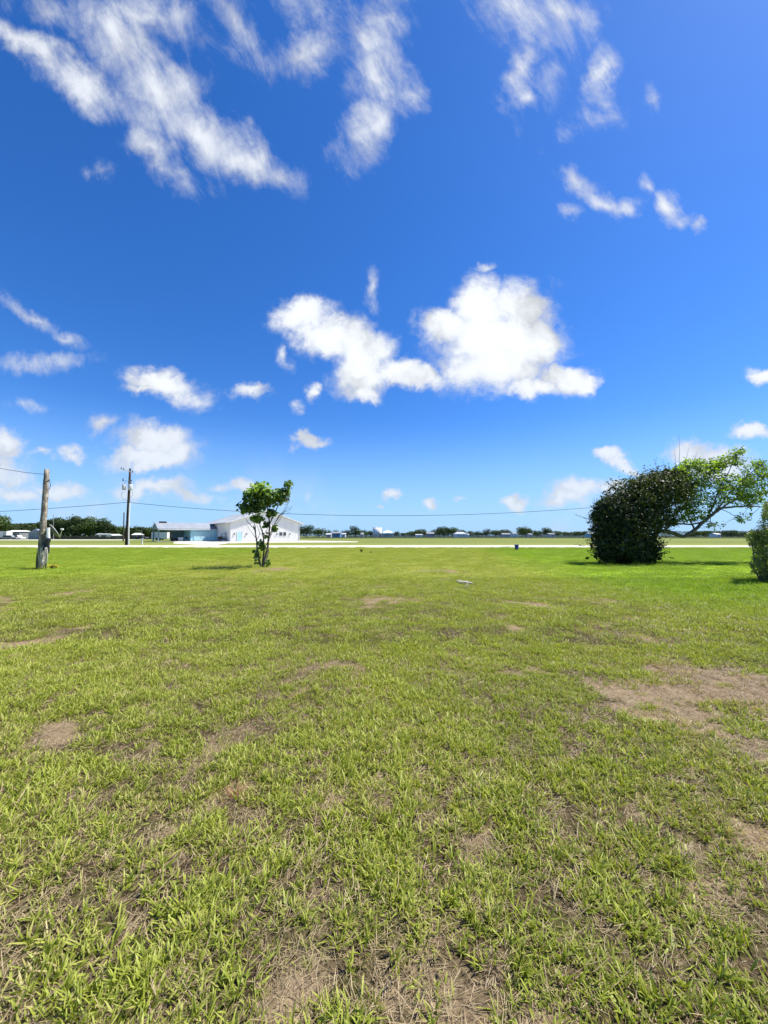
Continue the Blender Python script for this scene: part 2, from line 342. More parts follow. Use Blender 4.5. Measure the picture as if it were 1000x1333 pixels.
def lush(x, y):
    e = (x - (6.6 + np.maximum(0, y - 14) * .17) + (fbm(x, y, 3, .5) - .5) * 2.2) / 3.4
    l = np.clip(e + .5, 0, 1) * np.clip((y - 7.5 + fbm(x + 5, y, 3, .7) * 3) / 5, 0, 1)
    l2 = np.clip((-x - 9 + (fbm(x, y + 40, 3, .4) - .5) * 4) / 4, 0, 1) * np.clip((y - 11) / 4, 0, 1) * .55
    return np.clip(np.maximum(l, l2), 0, 1)
def hgt(x, y):
    f = np.clip((34 - np.abs(y)) / 10, 0, 1) * np.clip((28 - np.abs(x)) / 8, 0, 1)
    return ((fbm(x, y, 3, .8) - .5) * .07 + (fbm(x, y, 2, 3) - .5) * .03) * f

# ------------------------------------------------------------------ ground
def axis(dense0, dense1, st, far):
    a = np.arange(dense0, dense1, st); o = []; v = dense1; s = st
    while v < far: o.append(v); s *= 1.35; v += s
    o.append(far)
    lo = []; v = dense0; s = st
    while v > -far: s *= 1.35; v -= s; lo.append(max(v, -far))
    return np.array(sorted(lo) + list(a) + o)
xs = axis(-14, 14, .1, 3500); ys = np.concatenate([[v for v in axis(.4, 24, .14, 3500) if v < .4], np.arange(.4, 7, .07), [v for v in axis(.4, 24, .14, 3500) if v > 7.02]])
X, Y = np.meshgrid(xs, ys); nx, ny = len(xs), len(ys); Xf, Yf = X.ravel(), Y.ravel()
V = np.stack([Xf, Yf, hgt(Xf, Yf)], 1)
ii = np.arange(ny - 1)[:, None] * nx + np.arange(nx - 1)[None]; Fg = np.stack([ii, ii + 1, ii + nx + 1, ii + nx], -1).reshape(-1, 4)
near = np.clip((46 - Yf) / 6, 0, 1)
me = uni('ground', V, Fg, {'bare': bare(Xf, Yf) * near, 'lush': lush(Xf, Yf) * near})
me.polygons.foreach_set('use_smooth', [True] * len(me.polygons))
t = MT('lawn_and_field_soil'); sx = t.n('ShaderNodeSeparateXYZ'); t.l(t.co.outputs['Object'], sx.inputs[0]); yy = sx.outputs[1]
ns = t.noise(45, 6, .7); nm = t.noise(5, 5, .65); nl = t.noise(.35, 4, .6); nb = t.noise(160, 4, .7)
soil = t.mix(t.ramp(ns, .3, .7), (.11, .078, .048), (.35, .255, .155)); soil = t.mix(t.ramp(nm, .45, .7), soil, (.25, .185, .11))
thatch = t.mix(t.ramp(ns, .35, .65), (.025, .018, .011), (.12, .088, .048)); thatch = t.mix(t.ramp(nm, .45, .7), thatch, (.075, .08, .02)); thatch = t.mix(t.ramp(yy, 6, 16), thatch, t.mix(t.ramp(nm, .35, .65), (.13, .15, .018), (.27, .28, .05)))
col = t.mix(t.ramp(t.attr('bare'), .10, .62), thatch, soil)
lg = t.mix(t.ramp(nm, .35, .65), (.17, .27, .012), (.25, .35, .02)); col = t.mix(t.attr('lush'), col, lg)
# short grass beyond the reach of single blades, then the field over the road and its darker crop at the back
st_ = t.noise(.9, 5, .7, stretch=(.22, 1, 1)); st2 = t.noise(6, 4, .7, stretch=(.5, 1, 1))
fld = t.mix(t.ramp(st_, .35, .65), (.19, .22, .035), (.31, .315, .07)); fld = t.mix(t.ramp(st2, .4, .7), fld, (.15, .205, .03))
col = t.mix(t.ramp(yy, 34, 47), col, t.mix(t.attr('lush'), fld, lg))
band = t.noise(.05, 4, .6, stretch=(.08, 1, 1))
f2 = t.mix(t.ramp(band, .4, .62), (.13, .165, .035), (.20, .215, .065)); col = t.mix(t.ramp(yy, 60, 72), col, f2)
crop = t.mix(t.ramp(t.noise(.3, 3, .6, stretch=(.1, 1, 1)), .4, .6), (.025, .035, .015), (.045, .055, .022))
right = t.ramp(sx.outputs[0], -78, -60)
col = t.mix(t.math('MULTIPLY', t.ramp(yy, 150, 270), right), col, crop)
ground = link('ground', me, t.done(t.princ(col, .95, 0, .05, nb, .02, .5))); tag(ground, kind='structure')

ZG = hgt(Xf, Yf).reshape(ny, nx)
def gz(x, y):                                      # the ground sheet's own height at a point
    i = np.clip(np.searchsorted(xs, x) - 1, 0, nx - 2); j = np.clip(np.searchsorted(ys, y) - 1, 0, ny - 2)
    u = (x - xs[i]) / (xs[i + 1] - xs[i]); v = (y - ys[j]) / (ys[j + 1] - ys[j])
    return (ZG[j, i] * (1 - u) + ZG[j, i + 1] * u) * (1 - v) + (ZG[j + 1, i] * (1 - u) + ZG[j + 1, i + 1] * u) * v
def strip(name, pts_near, pts_far, z, mat):       # a low raised bed between two edges
    n = len(pts_near); rise = .9 if z > .03 else 0
    v = [(x, y, z) for x, y in pts_near] + [(x, y, z) for x, y in pts_far] + [(x, y - rise, -.02) for x, y in pts_near] + [(x, y + rise, -.02) for x, y in pts_far]
    f = []
    for i in range(n - 1): f += [(i, i + 1, n + i + 1, n + i), (2 * n + i, 2 * n + i + 1, i + 1, i), (n + i, n + i + 1, 3 * n + i + 1, 3 * n + i)]
    f += [(0, n, 3 * n, 2 * n), (n - 1, 3 * n - 1, 4 * n - 1, 2 * n - 1)]
    return tag(MB().add(v, f).build(name, mat), kind='structure')
wob = lambda x, a, s: a * math.sin(x * s) + .5 * a * math.sin(x * s * 2.7 + 1)
xr = [-300 + 5 * i for i in range(121)]
strip('gravel_road', [(x, 49.3 + wob(x, .5, .13)) for x in xr], [(x, 56.8 + wob(x, .6, .09)) for x in xr], .10, MA['gravel'])
# far white lane on the left, driveway in front of the metal building
xl = [-330 + 5 * i for i in range(50)]
strip('far_lane', [(x, 124 + wob(x, .5, .05)) for x in xl], [(x, 138 + wob(x, .6, .04)) for x in xl], .06, MA['gravel'])
dn = []; df = []
for px, a, b in [(228,707.4,704.9),(250,708.6,704.6),(262,709.2,704.2),(285,709.3,704.0),(300,707.2,704.0),(330,706.4,704.0),(365,706.2,703.8),(392,706.1,703.9),(420,706.0,704.2),(445,705.9,704.6),(466,705.7,705.1)]:
    p = G(px, a); q = G(px, b); dn.append((p.x, min(p.y, 200))); df.append((q.x, q.y))
strip('driveway', dn, df, .045, MA['gravel'])

# ------------------------------------------------------------------ grass
def blades(n, rad, h0, h1, w0, w1, lean0, lean1, curl=.5, flat=0):
    ang = rng.random(n) * 6.283; rr = rad * np.sqrt(rng.random(n)); bx = rr * np.cos(ang); by = rr * np.sin(ang)
    az = ang + rng.normal(size=n) * 1.3; h = h0 + (h1 - h0) * rng.random(n) ** 1.4; w = w0 + (w1 - w0) * rng.random(n)
    ln = lean0 + (lean1 - lean0) * rng.random(n); fa = az + math.pi / 2 + rng.normal(size=n) * .7
    ts = (0, .38, .72, 1.0); ws = (.75, 1.0, .7, .0); V = np.zeros((n, 7, 3)); q = 0
    cx = np.zeros(n); cz = np.zeros(n); lt = 0
    for t_, w_ in zip(ts, ws):
        dl = (t_ - lt) * h; lt = t_; an = ln + curl * t_ * rng.uniform(.6, 1.4, n); an = np.minimum(an, 1.9)
        cx = cx + dl * np.sin(an); cz = cz + dl * np.cos(an); cz2 = np.maximum(cz, .003 + .004 * t_)
        px_ = bx + cx * np.cos(az); py_ = by + cx * np.sin(az); ox = np.cos(fa) * w * w_ / 2; oy = np.sin(fa) * w * w_ / 2
        if t_ < 1:
            V[:, q, 0] = px_ - ox; V[:, q, 1] = py_ - oy; V[:, q, 2] = cz2; q += 1
            V[:, q, 0] = px_ + ox; V[:, q, 1] = py_ + oy; V[:, q, 2] = cz2 + w * .25; q += 1
        else: V[:, q, 0] = px_; V[:, q, 1] = py_; V[:, q, 2] = cz2; q += 1
    tri = np.array([(0, 1, 3), (0, 3, 2), (2, 3, 5), (2, 5, 4), (4, 5, 6)])
    Fs = (np.arange(n)[:, None, None] * 7 + tri[None]).reshape(-1, 3)
    along = np.tile(np.array([0, 0, .38, .38, .72, .72, 1]), n)
    return V.reshape(-1, 3), Fs, {'tone': np.repeat(rng.random(n), 7), 'along': along}
def grassmat(name, ga, gb, tip, dryc, base_dry, trans=.32):
    t = MT(name); tone = t.attr('tone'); al = t.attr('along'); it = t.attr('itone', 'INSTANCER'); idr = t.attr('idry', 'INSTANCER'); il = t.attr('ilush', 'INSTANCER')
    c = t.mix(t.math('MULTIPLY', t.math('ADD', tone, it), .5), ga, gb)
    c = t.mix(t.math('MULTIPLY', t.ramp(al, .2, 1), .55), c, tip)
    c = t.mix(il, c, t.mix(tone, (.13, .225, .010), (.26, .36, .022)))
    dr = t.math('ADD', t.math('MULTIPLY', idr, 1.0), t.math('MULTIPLY', tone, .55)); dr = t.ramp(dr, base_dry, base_dry + .35)
    d2 = t.mix(it, dryc, tuple(x * .62 for x in dryc)); c = t.mix(dr, c, d2)
    tr = t.n('ShaderNodeBsdfTranslucent'); t.l(t.mix(1.0, c, (1.5, 1.5, .7), 'MULTIPLY'), tr.inputs[0]); ms = t.n('ShaderNodeMixShader'); ms.inputs[0].default_value = trans
    t.l(t.princ(c, .5, 0, .25), ms.inputs[1]); t.l(tr.outputs[0], ms.inputs[2]); return t.done(ms.outputs[0])
GM = grassmat('turf_blades', (.130, .185, .012), (.345, .385, .045), (.54, .54, .14), (.52, .42, .21), .66)
DM = grassmat('dead_thatch', (.20, .145, .08), (.38, .29, .16), (.44, .35, .20), (.28, .19, .11), .9, .05)
def sources(pref, cnt, mat, **k):
    out = []
    for i in range(cnt):
        v, f, a = blades(**k); me = uni(pref, v, f, a); me.materials.append(mat); out.append(bpy.data.objects.new(pref, me))
    return out
def scatter(name, label_kind, pts, rz, scl, attrs, srcs, tilt=None):
    n = len(pts); me = bpy.data.meshes.new(name); me.vertices.add(n); me.vertices.foreach_set('co', np.asarray(pts, np.float32).ravel())
    rot = np.zeros((n, 3), np.float32); rot[:, 2] = rz
    if tilt is not None: rot[:, 0] = tilt[:, 0]; rot[:, 1] = tilt[:, 1]
    a = me.attributes.new('irot', 'FLOAT_VECTOR', 'POINT'); a.data.foreach_set('vector', rot.ravel())
    for nm, ar in dict(attrs, iscl=scl).items():
        a = me.attributes.new(nm, 'FLOAT', 'POINT'); a.data.foreach_set('value', np.asarray(ar, np.float32))
    o = bpy.data.objects.new(name, me); C.objects.link(o); tag(o, kind='stuff')
    g = bpy.data.node_groups.new(name + '_spread', 'GeometryNodeTree'); g.interface.new_socket('Geometry', in_out='INPUT', socket_type='NodeSocketGeometry'); g.interface.new_socket('Geometry', in_out='OUTPUT', socket_type='NodeSocketGeometry')
    gi = g.nodes.new('NodeGroupInput'); go = g.nodes.new('NodeGroupOutput'); iop = g.nodes.new('GeometryNodeInstanceOnPoints'); jn = g.nodes.new('GeometryNodeJoinGeometry')
    for s_ in srcs:
        oi = g.nodes.new('GeometryNodeObjectInfo'); oi.inputs['Object'].default_value = s_; oi.inputs['As Instance'].default_value = True; g.links.new(oi.outputs['Geometry'], jn.inputs[0])
    g.links.new(gi.outputs[0], iop.inputs['Points']); g.links.new(jn.outputs[0], iop.inputs['Instance']); iop.inputs['Pick Instance'].default_value = True
    def na(nm, ty, sock):
        q = g.nodes.new('GeometryNodeInputNamedAttribute'); q.data_type = ty; q.inputs['Name'].default_value = nm; g.links.new(q.outputs['Attribute'], sock)
    na('irot', 'FLOAT_VECTOR', iop.inputs['Rotation']); na('iscl', 'FLOAT', iop.inputs['Scale'])
    ri = g.nodes.new('FunctionNodeRandomValue'); ri.data_type = 'INT'
    ri.inputs['Min'].default_value = 0; ri.inputs['Max'].default_value = len(srcs) - 1
    for so in ri.inputs:
        if so.type == 'INT' and so.name == 'Min': so.default_value = 0
        if so.type == 'INT' and so.name == 'Max': so.default_value = len(srcs) - 1
    outp = [so for so in ri.outputs if so.type == 'INT' and so.enabled][0]; g.links.new(outp, iop.inputs['Instance Index'])
    g.links.new(iop.outputs[0], go.inputs[0]); md = o.modifiers.new('spread', 'NODES'); md.node_group = g
    if label_kind: o['label'] = label_kind
    return o
def spots(y0, y1, dens, pad=.6):
    n = int(dens * (y1 - y0) * ((y0 + y1) * 1.06 + 2 * pad)); y = y0 + (y1 - y0) * rng.random(n * 2); hw = y * 1.06 + pad
    keep = rng.random(n * 2) < hw / (y1 * 1.06 + pad); y = y[keep]; y = y[:n]; x = (rng.random(len(y)) * 2 - 1) * (y * 1.06 + pad)
    return x, y
def put(name, y0, y1, dens, srcs, s0, s1, k_bare, dry=0.0, mode='green'):
    x, y = spots(y0, y1, dens); b = bare(x, y); l = lush(x, y); r = rng.random(len(x)); cl = fbm(x, y, 3, 4.2)
    if mode == 'green': keep = r > np.clip(b * k_bare, 0, .97) + np.clip(.56 - cl, 0, .4) * 2.4 * (1 - l * .7) * np.clip((13 - y) / 7, .35, 1)
    else: keep = r < .48 + b * .9 - l * .7
    x, y, b, l, cl = [a[keep] for a in (x, y, b, l, cl)]; n = len(x)
    hv = fbm(x + 31, y + 3, 3, .9)
    sc = (s0 + (s1 - s0) * rng.random(n)) * (.75 + .55 * hv) * (1 - .35 * b)
    dr = np.clip(dry + b * .55 + (fbm(x + 80, y, 3, 1.3) - .5) * 1.1 - l * .5, 0, 1)
    tilt = rng.normal(size=(n, 2)) * .13
    return scatter(name, None, np.stack([x, y, gz(x, y) - .002], 1), rng.random(n) * 6.28, sc, {'itone': np.clip(rng.normal(.5, .25, n) + (hv - .5), 0, 1), 'idry': dr, 'ilush': np.clip(l + rng.normal(0, .05, n), 0, 1) * .9}, srcs, tilt)
tuft = sources('grass_tuft', 8, GM, n=11, rad=.022, h0=.03, h1=.09, w0=.0045, w1=.0090, lean0=.0, lean1=.75)
mat_ = sources('grass_mat', 5, GM, n=40, rad=.09, h0=.025, h1=.06, w0=.004, w1=.008, lean0=.2, lean1=1.1)
dead = sources('thatch_tuft', 6, DM, n=30, rad=.06, h0=.02, h1=.07, w0=.0012, w1=.0026, lean0=1.0, lean1=1.55, curl=.25)
deadup = sources('thatch_wisps', 4, DM, n=8, rad=.03, h0=.03, h1=.075, w0=.0012, w1=.0026, lean0=.2, lean1=1.1)
midp = sources('grass_patch', 6, GM, n=90, rad=.20, h0=.03, h1=.08, w0=.005, w1=.010, lean0=.05, lean1=.9)
farp = sources('grass_sward', 5, GM, n=420, rad=.62, h0=.018, h1=.055, w0=.006, w1=.012, lean0=.05, lean1=.95)
deadm = sources('thatch_patch', 4, DM, n=70, rad=.22, h0=.03, h1=.09, w0=.0025, w1=.005, lean0=.9, lean1=1.5, curl=.25)
put('near_turf_grass', .8, 5.5, 520, tuft, .45, 1.15, .9)
put('near_short_grass', .8, 5.5, 170, mat_, .7, 1.3, .9, .15)
put('near_dead_thatch', .8, 5.5, 480, dead, .7, 1.5, 0, mode='dead')
put('near_dry_wisps', .8, 5.5, 130, deadup, .7, 1.3, 0, mode='dead')
put('middle_turf_grass', 5.2, 14, 54, midp, .7, 1.2, .95)
put('middle_dead_thatch', 5.2, 14, 20, deadm, .8, 1.3, 0, mode='dead')
put('far_turf_grass', 13.5, 48.2, 5.5, farp, .8, 1.2, .8)

# ------------------------------------------------------------------ white metal building
wh = thing('warehouse', 'long white metal building with wide gable and deep eaves beside the driveway', 'building', (-38, 95, 0), math.atan2(.62, .79))
WW, LL, EV, RG = 18.5, 24.0, 4.9, 8.0
sl = (RG - EV) / (WW / 2)
MB().prism([(0, 0), (WW, 0), (WW, EV), (WW / 2, RG), (0, EV)], .12, LL - .12).build('wall', MA['white_metal'], wh)
rb = MB(); n = 60
for i in range(n + 1):
    x = WW * i / n; z = EV + sl * min(x, WW - x) - .05; rb.box(x - .025, x + .025, .075, .118, .15, z)
ribs = rb.build('siding_ribs', MA['white_metal'], wh); ribs['kind'] = 'stuff'
rb = MB()
for i in range(1, 60): rb.box(-.045, -.002, i * .4, i * .4 + .05, .15, EV - .05)
r2 = rb.build('siding_ribs', MA['white_metal'], wh); r2['kind'] = 'stuff'
OH, RK = 1.0, .5
for s in (0, 1):
    a = (-OH, EV - OH * sl + .03) if s == 0 else (WW + OH, EV - OH * sl + .03); b = (WW / 2, RG + .03)
    MB().prism([a, b, (b[0], b[1] + .16), (a[0], a[1] + .16)], -RK, LL + .6).build('roof_slope', MA['roof_metal'], wh)
    seam = MB()
    for i in range(44):
        y = -RK + .3 + i * .6; seam.add([(a[0], y, a[1] + .162), (b[0], y, b[1] + .162), (b[0], y + .05, b[1] + .162), (a[0], y + .05, a[1] + .162), (a[0], y, a[1] + .20), (b[0], y, b[1] + .20), (b[0], y + .05, b[1] + .20), (a[0], y + .05, a[1] + .20)], [(3, 2, 1, 0), (4, 5, 6, 7), (0, 1, 5, 4), (1, 2, 6, 5), (2, 3, 7, 6), (3, 0, 4, 7)])
    so = seam.build('roof_seams', MA['roof_metal'], wh); so['kind'] = 'stuff'
    MB().prism([a, b, (b[0], b[1] + .24), (a[0], a[1] + .24)], -RK - .08, -RK - .003).build('rake_trim', MA['trim'], wh)
    xg = a[0] - (.14 if s == 0 else 0); box('gutter', MA['trim'], wh, xg, xg + .14, -RK, LL + .6, a[1] + .0, a[1] + .16)
for x in (.05, WW - .17): box('corner_trim', MA['trim'], wh, x, x + .12, .02, .072, 0, EV - .05)
MB().tube([(WW + .98, -.2, EV - OH * sl), (WW + .1, .0, EV - .75), (WW + .1, .0, .1)], .07).build('downspout', MA['trim'], wh)
box('slab', MA['concrete'], wh, -.2, WW + .2, -.1, LL + .2, .0, .12)
d = box('door', MA['blue_door'], wh, 1.75, 2.85, .03, .074, .14, 2.35); box('handle', MA['dark_metal'], d, 2.68, 2.74, -.03, .028, 1.1, 1.2)
for a in ((1.63, 1.745, .13, 2.47), (2.855, 2.97, .13, 2.47), (1.745, 2.855, 2.355, 2.47)): box('door_frame', MA['trim'], wh, a[0], a[1], .01, .074, a[2], a[3])
for x in (.9, 3.9, 11.9, 15.6):
    lp = box('wall_lamp', MA['grey'], wh, x, x + .28, -.12, .072, 1.75, 2.1); box('lamp_glass', MA['glass'], lp, x + .04, x + .24, -.15, -.122, 1.79, 2.0)
for x in (12.75, 13.85):
    w = box('window', MA['glass'], wh, x, x + .8, .03, .074, 1.5, 2.4)
    MB().box(x - .06, x, .0, .074, 1.44, 2.46).box(x + .8, x + .86, .0, .074, 1.44, 2.46).box(x, x + .8, .0, .074, 2.402, 2.46).box(x, x + .8, -.02, .074, 1.44, 1.498).box(x, x + .8, .01, .028, 1.93, 1.97).build('frame', MA['trim'], w)

# blue garage and open carport on the left wall (same bearing)
rz = math.atan2(.62, .79); gx, gy = -38 - .62 * 11.0, 95 + .79 * 11.0
ga = thing('garage', 'pale blue garage with an open carport under one long grey gable roof', 'building', (gx, gy, 0), rz)
GE, GR, GD = 3.0, 4.75, 9.0
box('wall', MA['blue'], ga, -6.6, -.15, .1, GD - .1, .0, GE + .2)
dr = box('garage_door', MA['blue_door'], ga, -5.9, -.9, .02, .098, .1, 2.55)
for z in (.7, 1.3, 1.9): box('door_panel', MA['blue_door'], dr, -5.85, -.95, -.005, .018, z - .55, z + .0)
box('fascia', MA['trim'], ga, -14.0, -.15, -.42, -.33, GE - .05, GE + .17)
ss = (GR - GE) / (GD / 2 + .5)
MB().prismx([(-.32, GE + .16), (GD / 2, GR + .02), (GD / 2, GR + .16), (-.32, GE + .30)], -14.2, -.15).build('roof_slope', MA['carport_roof'], ga)
MB().prismx([(GD + .5, GE + .18), (GD / 2, GR + .02), (GD / 2, GR + .16), (GD + .5, GE + .32)], -14.2, -.15).build('roof_slope', MA['carport_roof'], ga)
MB().prismx([(-.1, GE + .16), (GD + .1, GE + .16), (GD / 2, GR)], -14.05, -13.95).build('gable_board', MA['blue_grey'], ga)
for y in (.1, GD - .3): box('post', MA['blue_grey'], ga, -14.0, -13.7, y, y + .3, 0, GE + .15)
box('back_wall', MA['blue_grey'], ga, -9.6, -6.62, GD - .2, GD - .05, 0, GE + .1)
box('beam', MA['blue_grey'], ga, -13.69, -6.62, .15, .35, GE - .22, GE + .14)
box('slab', MA['concrete'], ga, -14.3, -.2, -.3, GD, .0, .08)
vt = MB(); vt.box(-13.2, -11.6, GD / 2 - .5, GD / 2 + .5, GR - .1, GR + .42); vt.build('roof_vent', MA['dark_metal'], ga)
# things under the carport
def loc_at(bx, by):
    c, s = math.cos(rz), math.sin(rz); return (gx + bx * c - by * s, gy + bx * s + by * c, .0)
gr = thing('grill', 'small dark kettle grill on legs beside the blue garage wall', 'grill', loc_at(-7.3, 1.2), rz)
gr.location.z = .08
MB().tube([(0, 0, .6), (0, 0, .7), (0, 0, .9), (0, 0, 1.05), (0, 0, 1.12)], [.15, .3, .36, .25, .05], 10).build('kettle', MA['dark_metal'], gr, smooth=True)
for a in (0, 2.1, 4.2): MB().tube([(.15 * math.cos(a), .15 * math.sin(a), .65), (.35 * math.cos(a), .35 * math.sin(a), 0)], .02).build('leg', MA['dark_metal'], gr)
fz = thing('chest_cabinet', 'white box cabinet standing under the carport beside the grill', 'cabinet', loc_at(-8.6, 2.0), rz)
fz.location.z = .08
box('body', MA['pvc'], fz, -.55, .55, -.35, .35, .05, .85); box('lid', MA['pvc'], fz, -.58, .58, -.38, .38, .852, .95); box('plinth', MA['dark'], fz, -.5, .5, -.3, .3, 0, .048)
dk = thing('mower', 'dark riding mower parked in the shade of the carport', 'mower', loc_at(-9.9, 3.2), rz); dk.location.z = .08
MB().prism([(-.8, .3), (.8, .3), (.85, .6), (.5, .8), (.0, .7), (-.3, .62), (-.8, .65)], -.35, .35).build('body', MA['red_brown'], dk)
MB().box(-.55, -.1, -.22, .22, .66, .76).box(-.62, -.53, -.22, .22, .7, 1.15).build('seat', MA['dark'], dk)
for x, r in ((-.55, .28), (.6, .2)):
    for y in (-.42, .3): MB().tube([(x, y, r), (x, y + .14, r)], r, 12).build('wheel', MA['dark'], dk)
# utility cart
def cart(pos, rz_, label):
    c = thing('utility_cart', label, 'utility cart', pos, rz_)
    MB().prism([(-1.4, .45), (1.35, .45), (1.45, .75), (1.3, .95), (.7, 1.05), (.55, .7), (-.4, .7), (-.45, 1.0), (-1.4, 1.0)], -.68, .68).build('body', MA['red_brown'], c)
    MB().box(-1.42, -.46, -.72, .72, 1.0, 1.22).build('cargo_bed', MA['dark_metal'], c)
    MB().box(-.4, .1, -.6, .6, .72, .88).box(-.45, -.36, -.6, .6, .88, 1.45).build('seat', MA['dark'], c)
    cg = MB()
    for y in (-.64, .64): cg.tube([(.75, y, 1.0), (.45, y, 1.9), (-.5, y, 1.95), (-.55, y, .9)], .035)
    cg.build('roll_cage', MA['dark_metal'], c); box('roof', MA['blue_grey'], c, -.62, .6, -.72, .72, 1.94, 2.02)
    MB().tube([(.62, -.3, .98), (.38, -.3, 1.2)], .02).tube([(.36, -.45, 1.1), (.36, -.3, 1.28), (.36, -.15, 1.1), (.38, -.3, 1.02), (.36, -.45, 1.1)], .018).build('steering_wheel', MA['dark'], c)
    for x in (-.95, .95):
        for y in (-.78, .54):
            w = MB().tube([(x, y, .36), (x, y + .24, .36)], .36, 16).build('wheel', MA['dark'], c); MB().tube([(x, y - .01, .36), (x, y + .25, .36)], .17, 12).build('rim', MA['pale_grey'], w)
    for y in (-.45, .45): MB().tube([(1.38, y, .82), (1.47, y, .82)], .09, 10).build('headlight', MA['pvc'], c)
    return c
cpos = G(291.5, 705.0); cart((cpos.x, cpos.y, .05), R(25), 'dark utility cart with a flat roof parked beside the white metal building')
tr_ = P(224, 700, 128); tt = thing('storage_trailer', 'small white storage trailer seen through the open carport', 'trailer', (tr_.x, 122, .06), R(8))
box('body', MA['pvc'], tt, -2.6, 2.0, -1, 1, .5, 2.5); box('frame', MA['dark_metal'], tt, -2.5, 2.9, -.9, .9, .38, .498)
for x in (-1, -.1):
    for y in (-1.08, .9): MB().tube([(x, y, .36), (x, y + .18, .36)], .36, 12).build('wheel', MA['dark'], tt)
dd = box('door', MA['pale_grey'], tt, -1.9, -1.1, -1.03, -1.002, .6, 2.3)

# ------------------------------------------------------------------ poles and wires
b0 = G(52.5, 740.5); npole = thing('old_utility_pole', 'short weathered wooden service pole hung with cables and a meter box', 'utility pole', b0)
tp = P(61.3, 611, b0.y - .1)
pp = [(b0 + Vector((0, 0, -.1))).lerp(tp, i / 14) + Vector((random.uniform(-.008, .008), random.uniform(-.008, .008), 0)) for i in range(15)]
MB().tube(pp, [lerp(.145, .10, i / 14) for i in range(15)], 14).build('post', MA['pole'], npole, world=True, smooth=True)
def on(px, py, off=0): return P(px, py, b0.y - .18 - off)
# splits and split-open butt at the base
for px0, px1 in ((47.5, 51), (59.5, 61)):
    MB().tube([on(px0, 742), on(px0 + .8, 725), on(px1, 705)], [.035, .03, .008], 5).build('split_slab', MA['bark_dark'], npole, world=True)
MB().tube([on(49, 741, -.05), on(50.5, 715, -.05)], .025, 8).build('conduit', MA['pale_grey'], npole, world=True)
MB().tube([on(63, 701, -.06), on(62.8, 687, -.06)], .075, 10).build('riser_cover', MA['pvc'], npole, world=True)
mtr = MB().tube([on(62, 703.5, .02), on(62, 703.5, .22)], .12, 14).build('meter', MA['dark_metal'], npole, world=True)
q = on(62, 703.5, .22); MB().tube([q, q + Vector((0, -.04, 0))], [.10, .06], 12).build('meter_glass', MA['glass'], npole, world=True)
box_c = on(60, 712); bx = MB(); bx.box(box_c.x - .17, box_c.x + .07, box_c.y - .03, box_c.y + .12, box_c.z - .30, box_c.z + .24); bx.build('meter_box', MA['dark_metal'], npole, world=True)
for k in range(8):
    x0 = random.uniform(49, 62); x1 = x0 + random.uniform(-3, 4); lo = random.uniform(726, 738); o_ = .05 + .015 * k
    pts = [on(x0 - 1, 712 + random.uniform(-3, 3), o_), on(x0 - 2.2, 720, o_), on((x0 + x1) / 2, lo, o_), on(x1 + 2.5, 722, o_), on(x1 + .8, 711, o_)]
    sm = []
    for i in range(len(pts) - 1):
        p0 = pts[max(i - 1, 0)]; p1 = pts[i]; p2 = pts[i + 1]; p3 = pts[min(i + 2, len(pts) - 1)]
        for j in range(5):
            u = j / 5; sm.append(.5 * ((2 * p1) + (p2 - p0) * u + (2 * p0 - 5 * p1 + 4 * p2 - p3) * u * u + (3 * p1 - p0 - 3 * p2 + p3) * u ** 3))
    MB().tube(sm, random.uniform(.011, .02), 6).build('hanging_cable', MA['rope'], npole, world=True, smooth=True)
MB().tube([on(61.5, 628), on(64.5, 626), on(66, 632), on(64, 637), on(61, 638)], .012, 6).build('wire_loop', MA['wire'], npole, world=True, smooth=True)
MB().tube([on(61, 627), on(65.5, 624)], .025, 6).build('insulator', MA['grey'], npole, world=True)
e0 = P(59, 617.5, b0.y - .1); e1 = P(-140, 560, 15.5)
tag(MB().tube(sag(e0, e1, .35), .011, 5).build('service_wire', MA['wire']), 'black service wire running off from the top of the short weathered pole', 'wire')
# satellite dish
dc_ = P(69.5, 692, b0.y + .15); dish = thing('satellite_dish', 'grey satellite dish seen edge on, bolted behind the short weathered pole', 'satellite dish', (dc_.x, dc_.y, dc_.z - .35))
ax = Vector((.56, .66, .54)).normalized(); a1 = ax.cross(Vector((0, 0, 1))).normalized(); a2 = ax.cross(a1)
vs = []; fs = []; nr, na_ = 6, 26
for i in range(nr + 1):
    r_ = .32 * i / nr
    for j in range(na_):
        th = 6.2832 * j / na_; vs.append(dc_ + (a1 * math.cos(th) + a2 * math.sin(th) * 1.12) * r_ + ax * (r_ * r_ * 1.15 - .06))
for i in range(nr):
    for j in range(na_): fs.append((i * na_ + j, i * na_ + (j + 1) % na_, (i + 1) * na_ + (j + 1) % na_, (i + 1) * na_ + j))
do = MB().add(vs, fs).build('reflector', MA['dish'], dish, world=True, smooth=True)
so = do.modifiers.new('thickness', 'SOLIDIFY'); so.thickness = .008
rim = [dc_ + (a1 * math.cos(6.2832 * j / 26) + a2 * math.sin(6.2832 * j / 26) * 1.12) * .32 + ax * (.1024 * 1.15 - .06) for j in range(27)]
MB().tube(rim, .011, 6).build('rim', MA['pvc'], dish, world=True, smooth=True)
lo = min(rim, key=lambda p: p.z); ln = P(81, 689.5, b0.y - .05)
MB().tube([lo, lo.lerp(ln, .5) + Vector((0, 0, -.03)), ln], .016, 6).build('arm', MA['pvc'], dish, world=True)
MB().tube([ln + Vector((-.06, 0, .02)), ln + Vector((.05, 0, .02))], .04, 8).build('receiver', MA['pvc'], dish, world=True)
MB().tube([dc_ - ax * .06, dc_ - ax * .16, Vector((b0.x + .33, b0.y + .02, dc_.z - .25)), Vector((b0.x + .16, b0.y, dc_.z - .28))], .022, 6).build('bracket', MA['dark_metal'], dish, world=True)

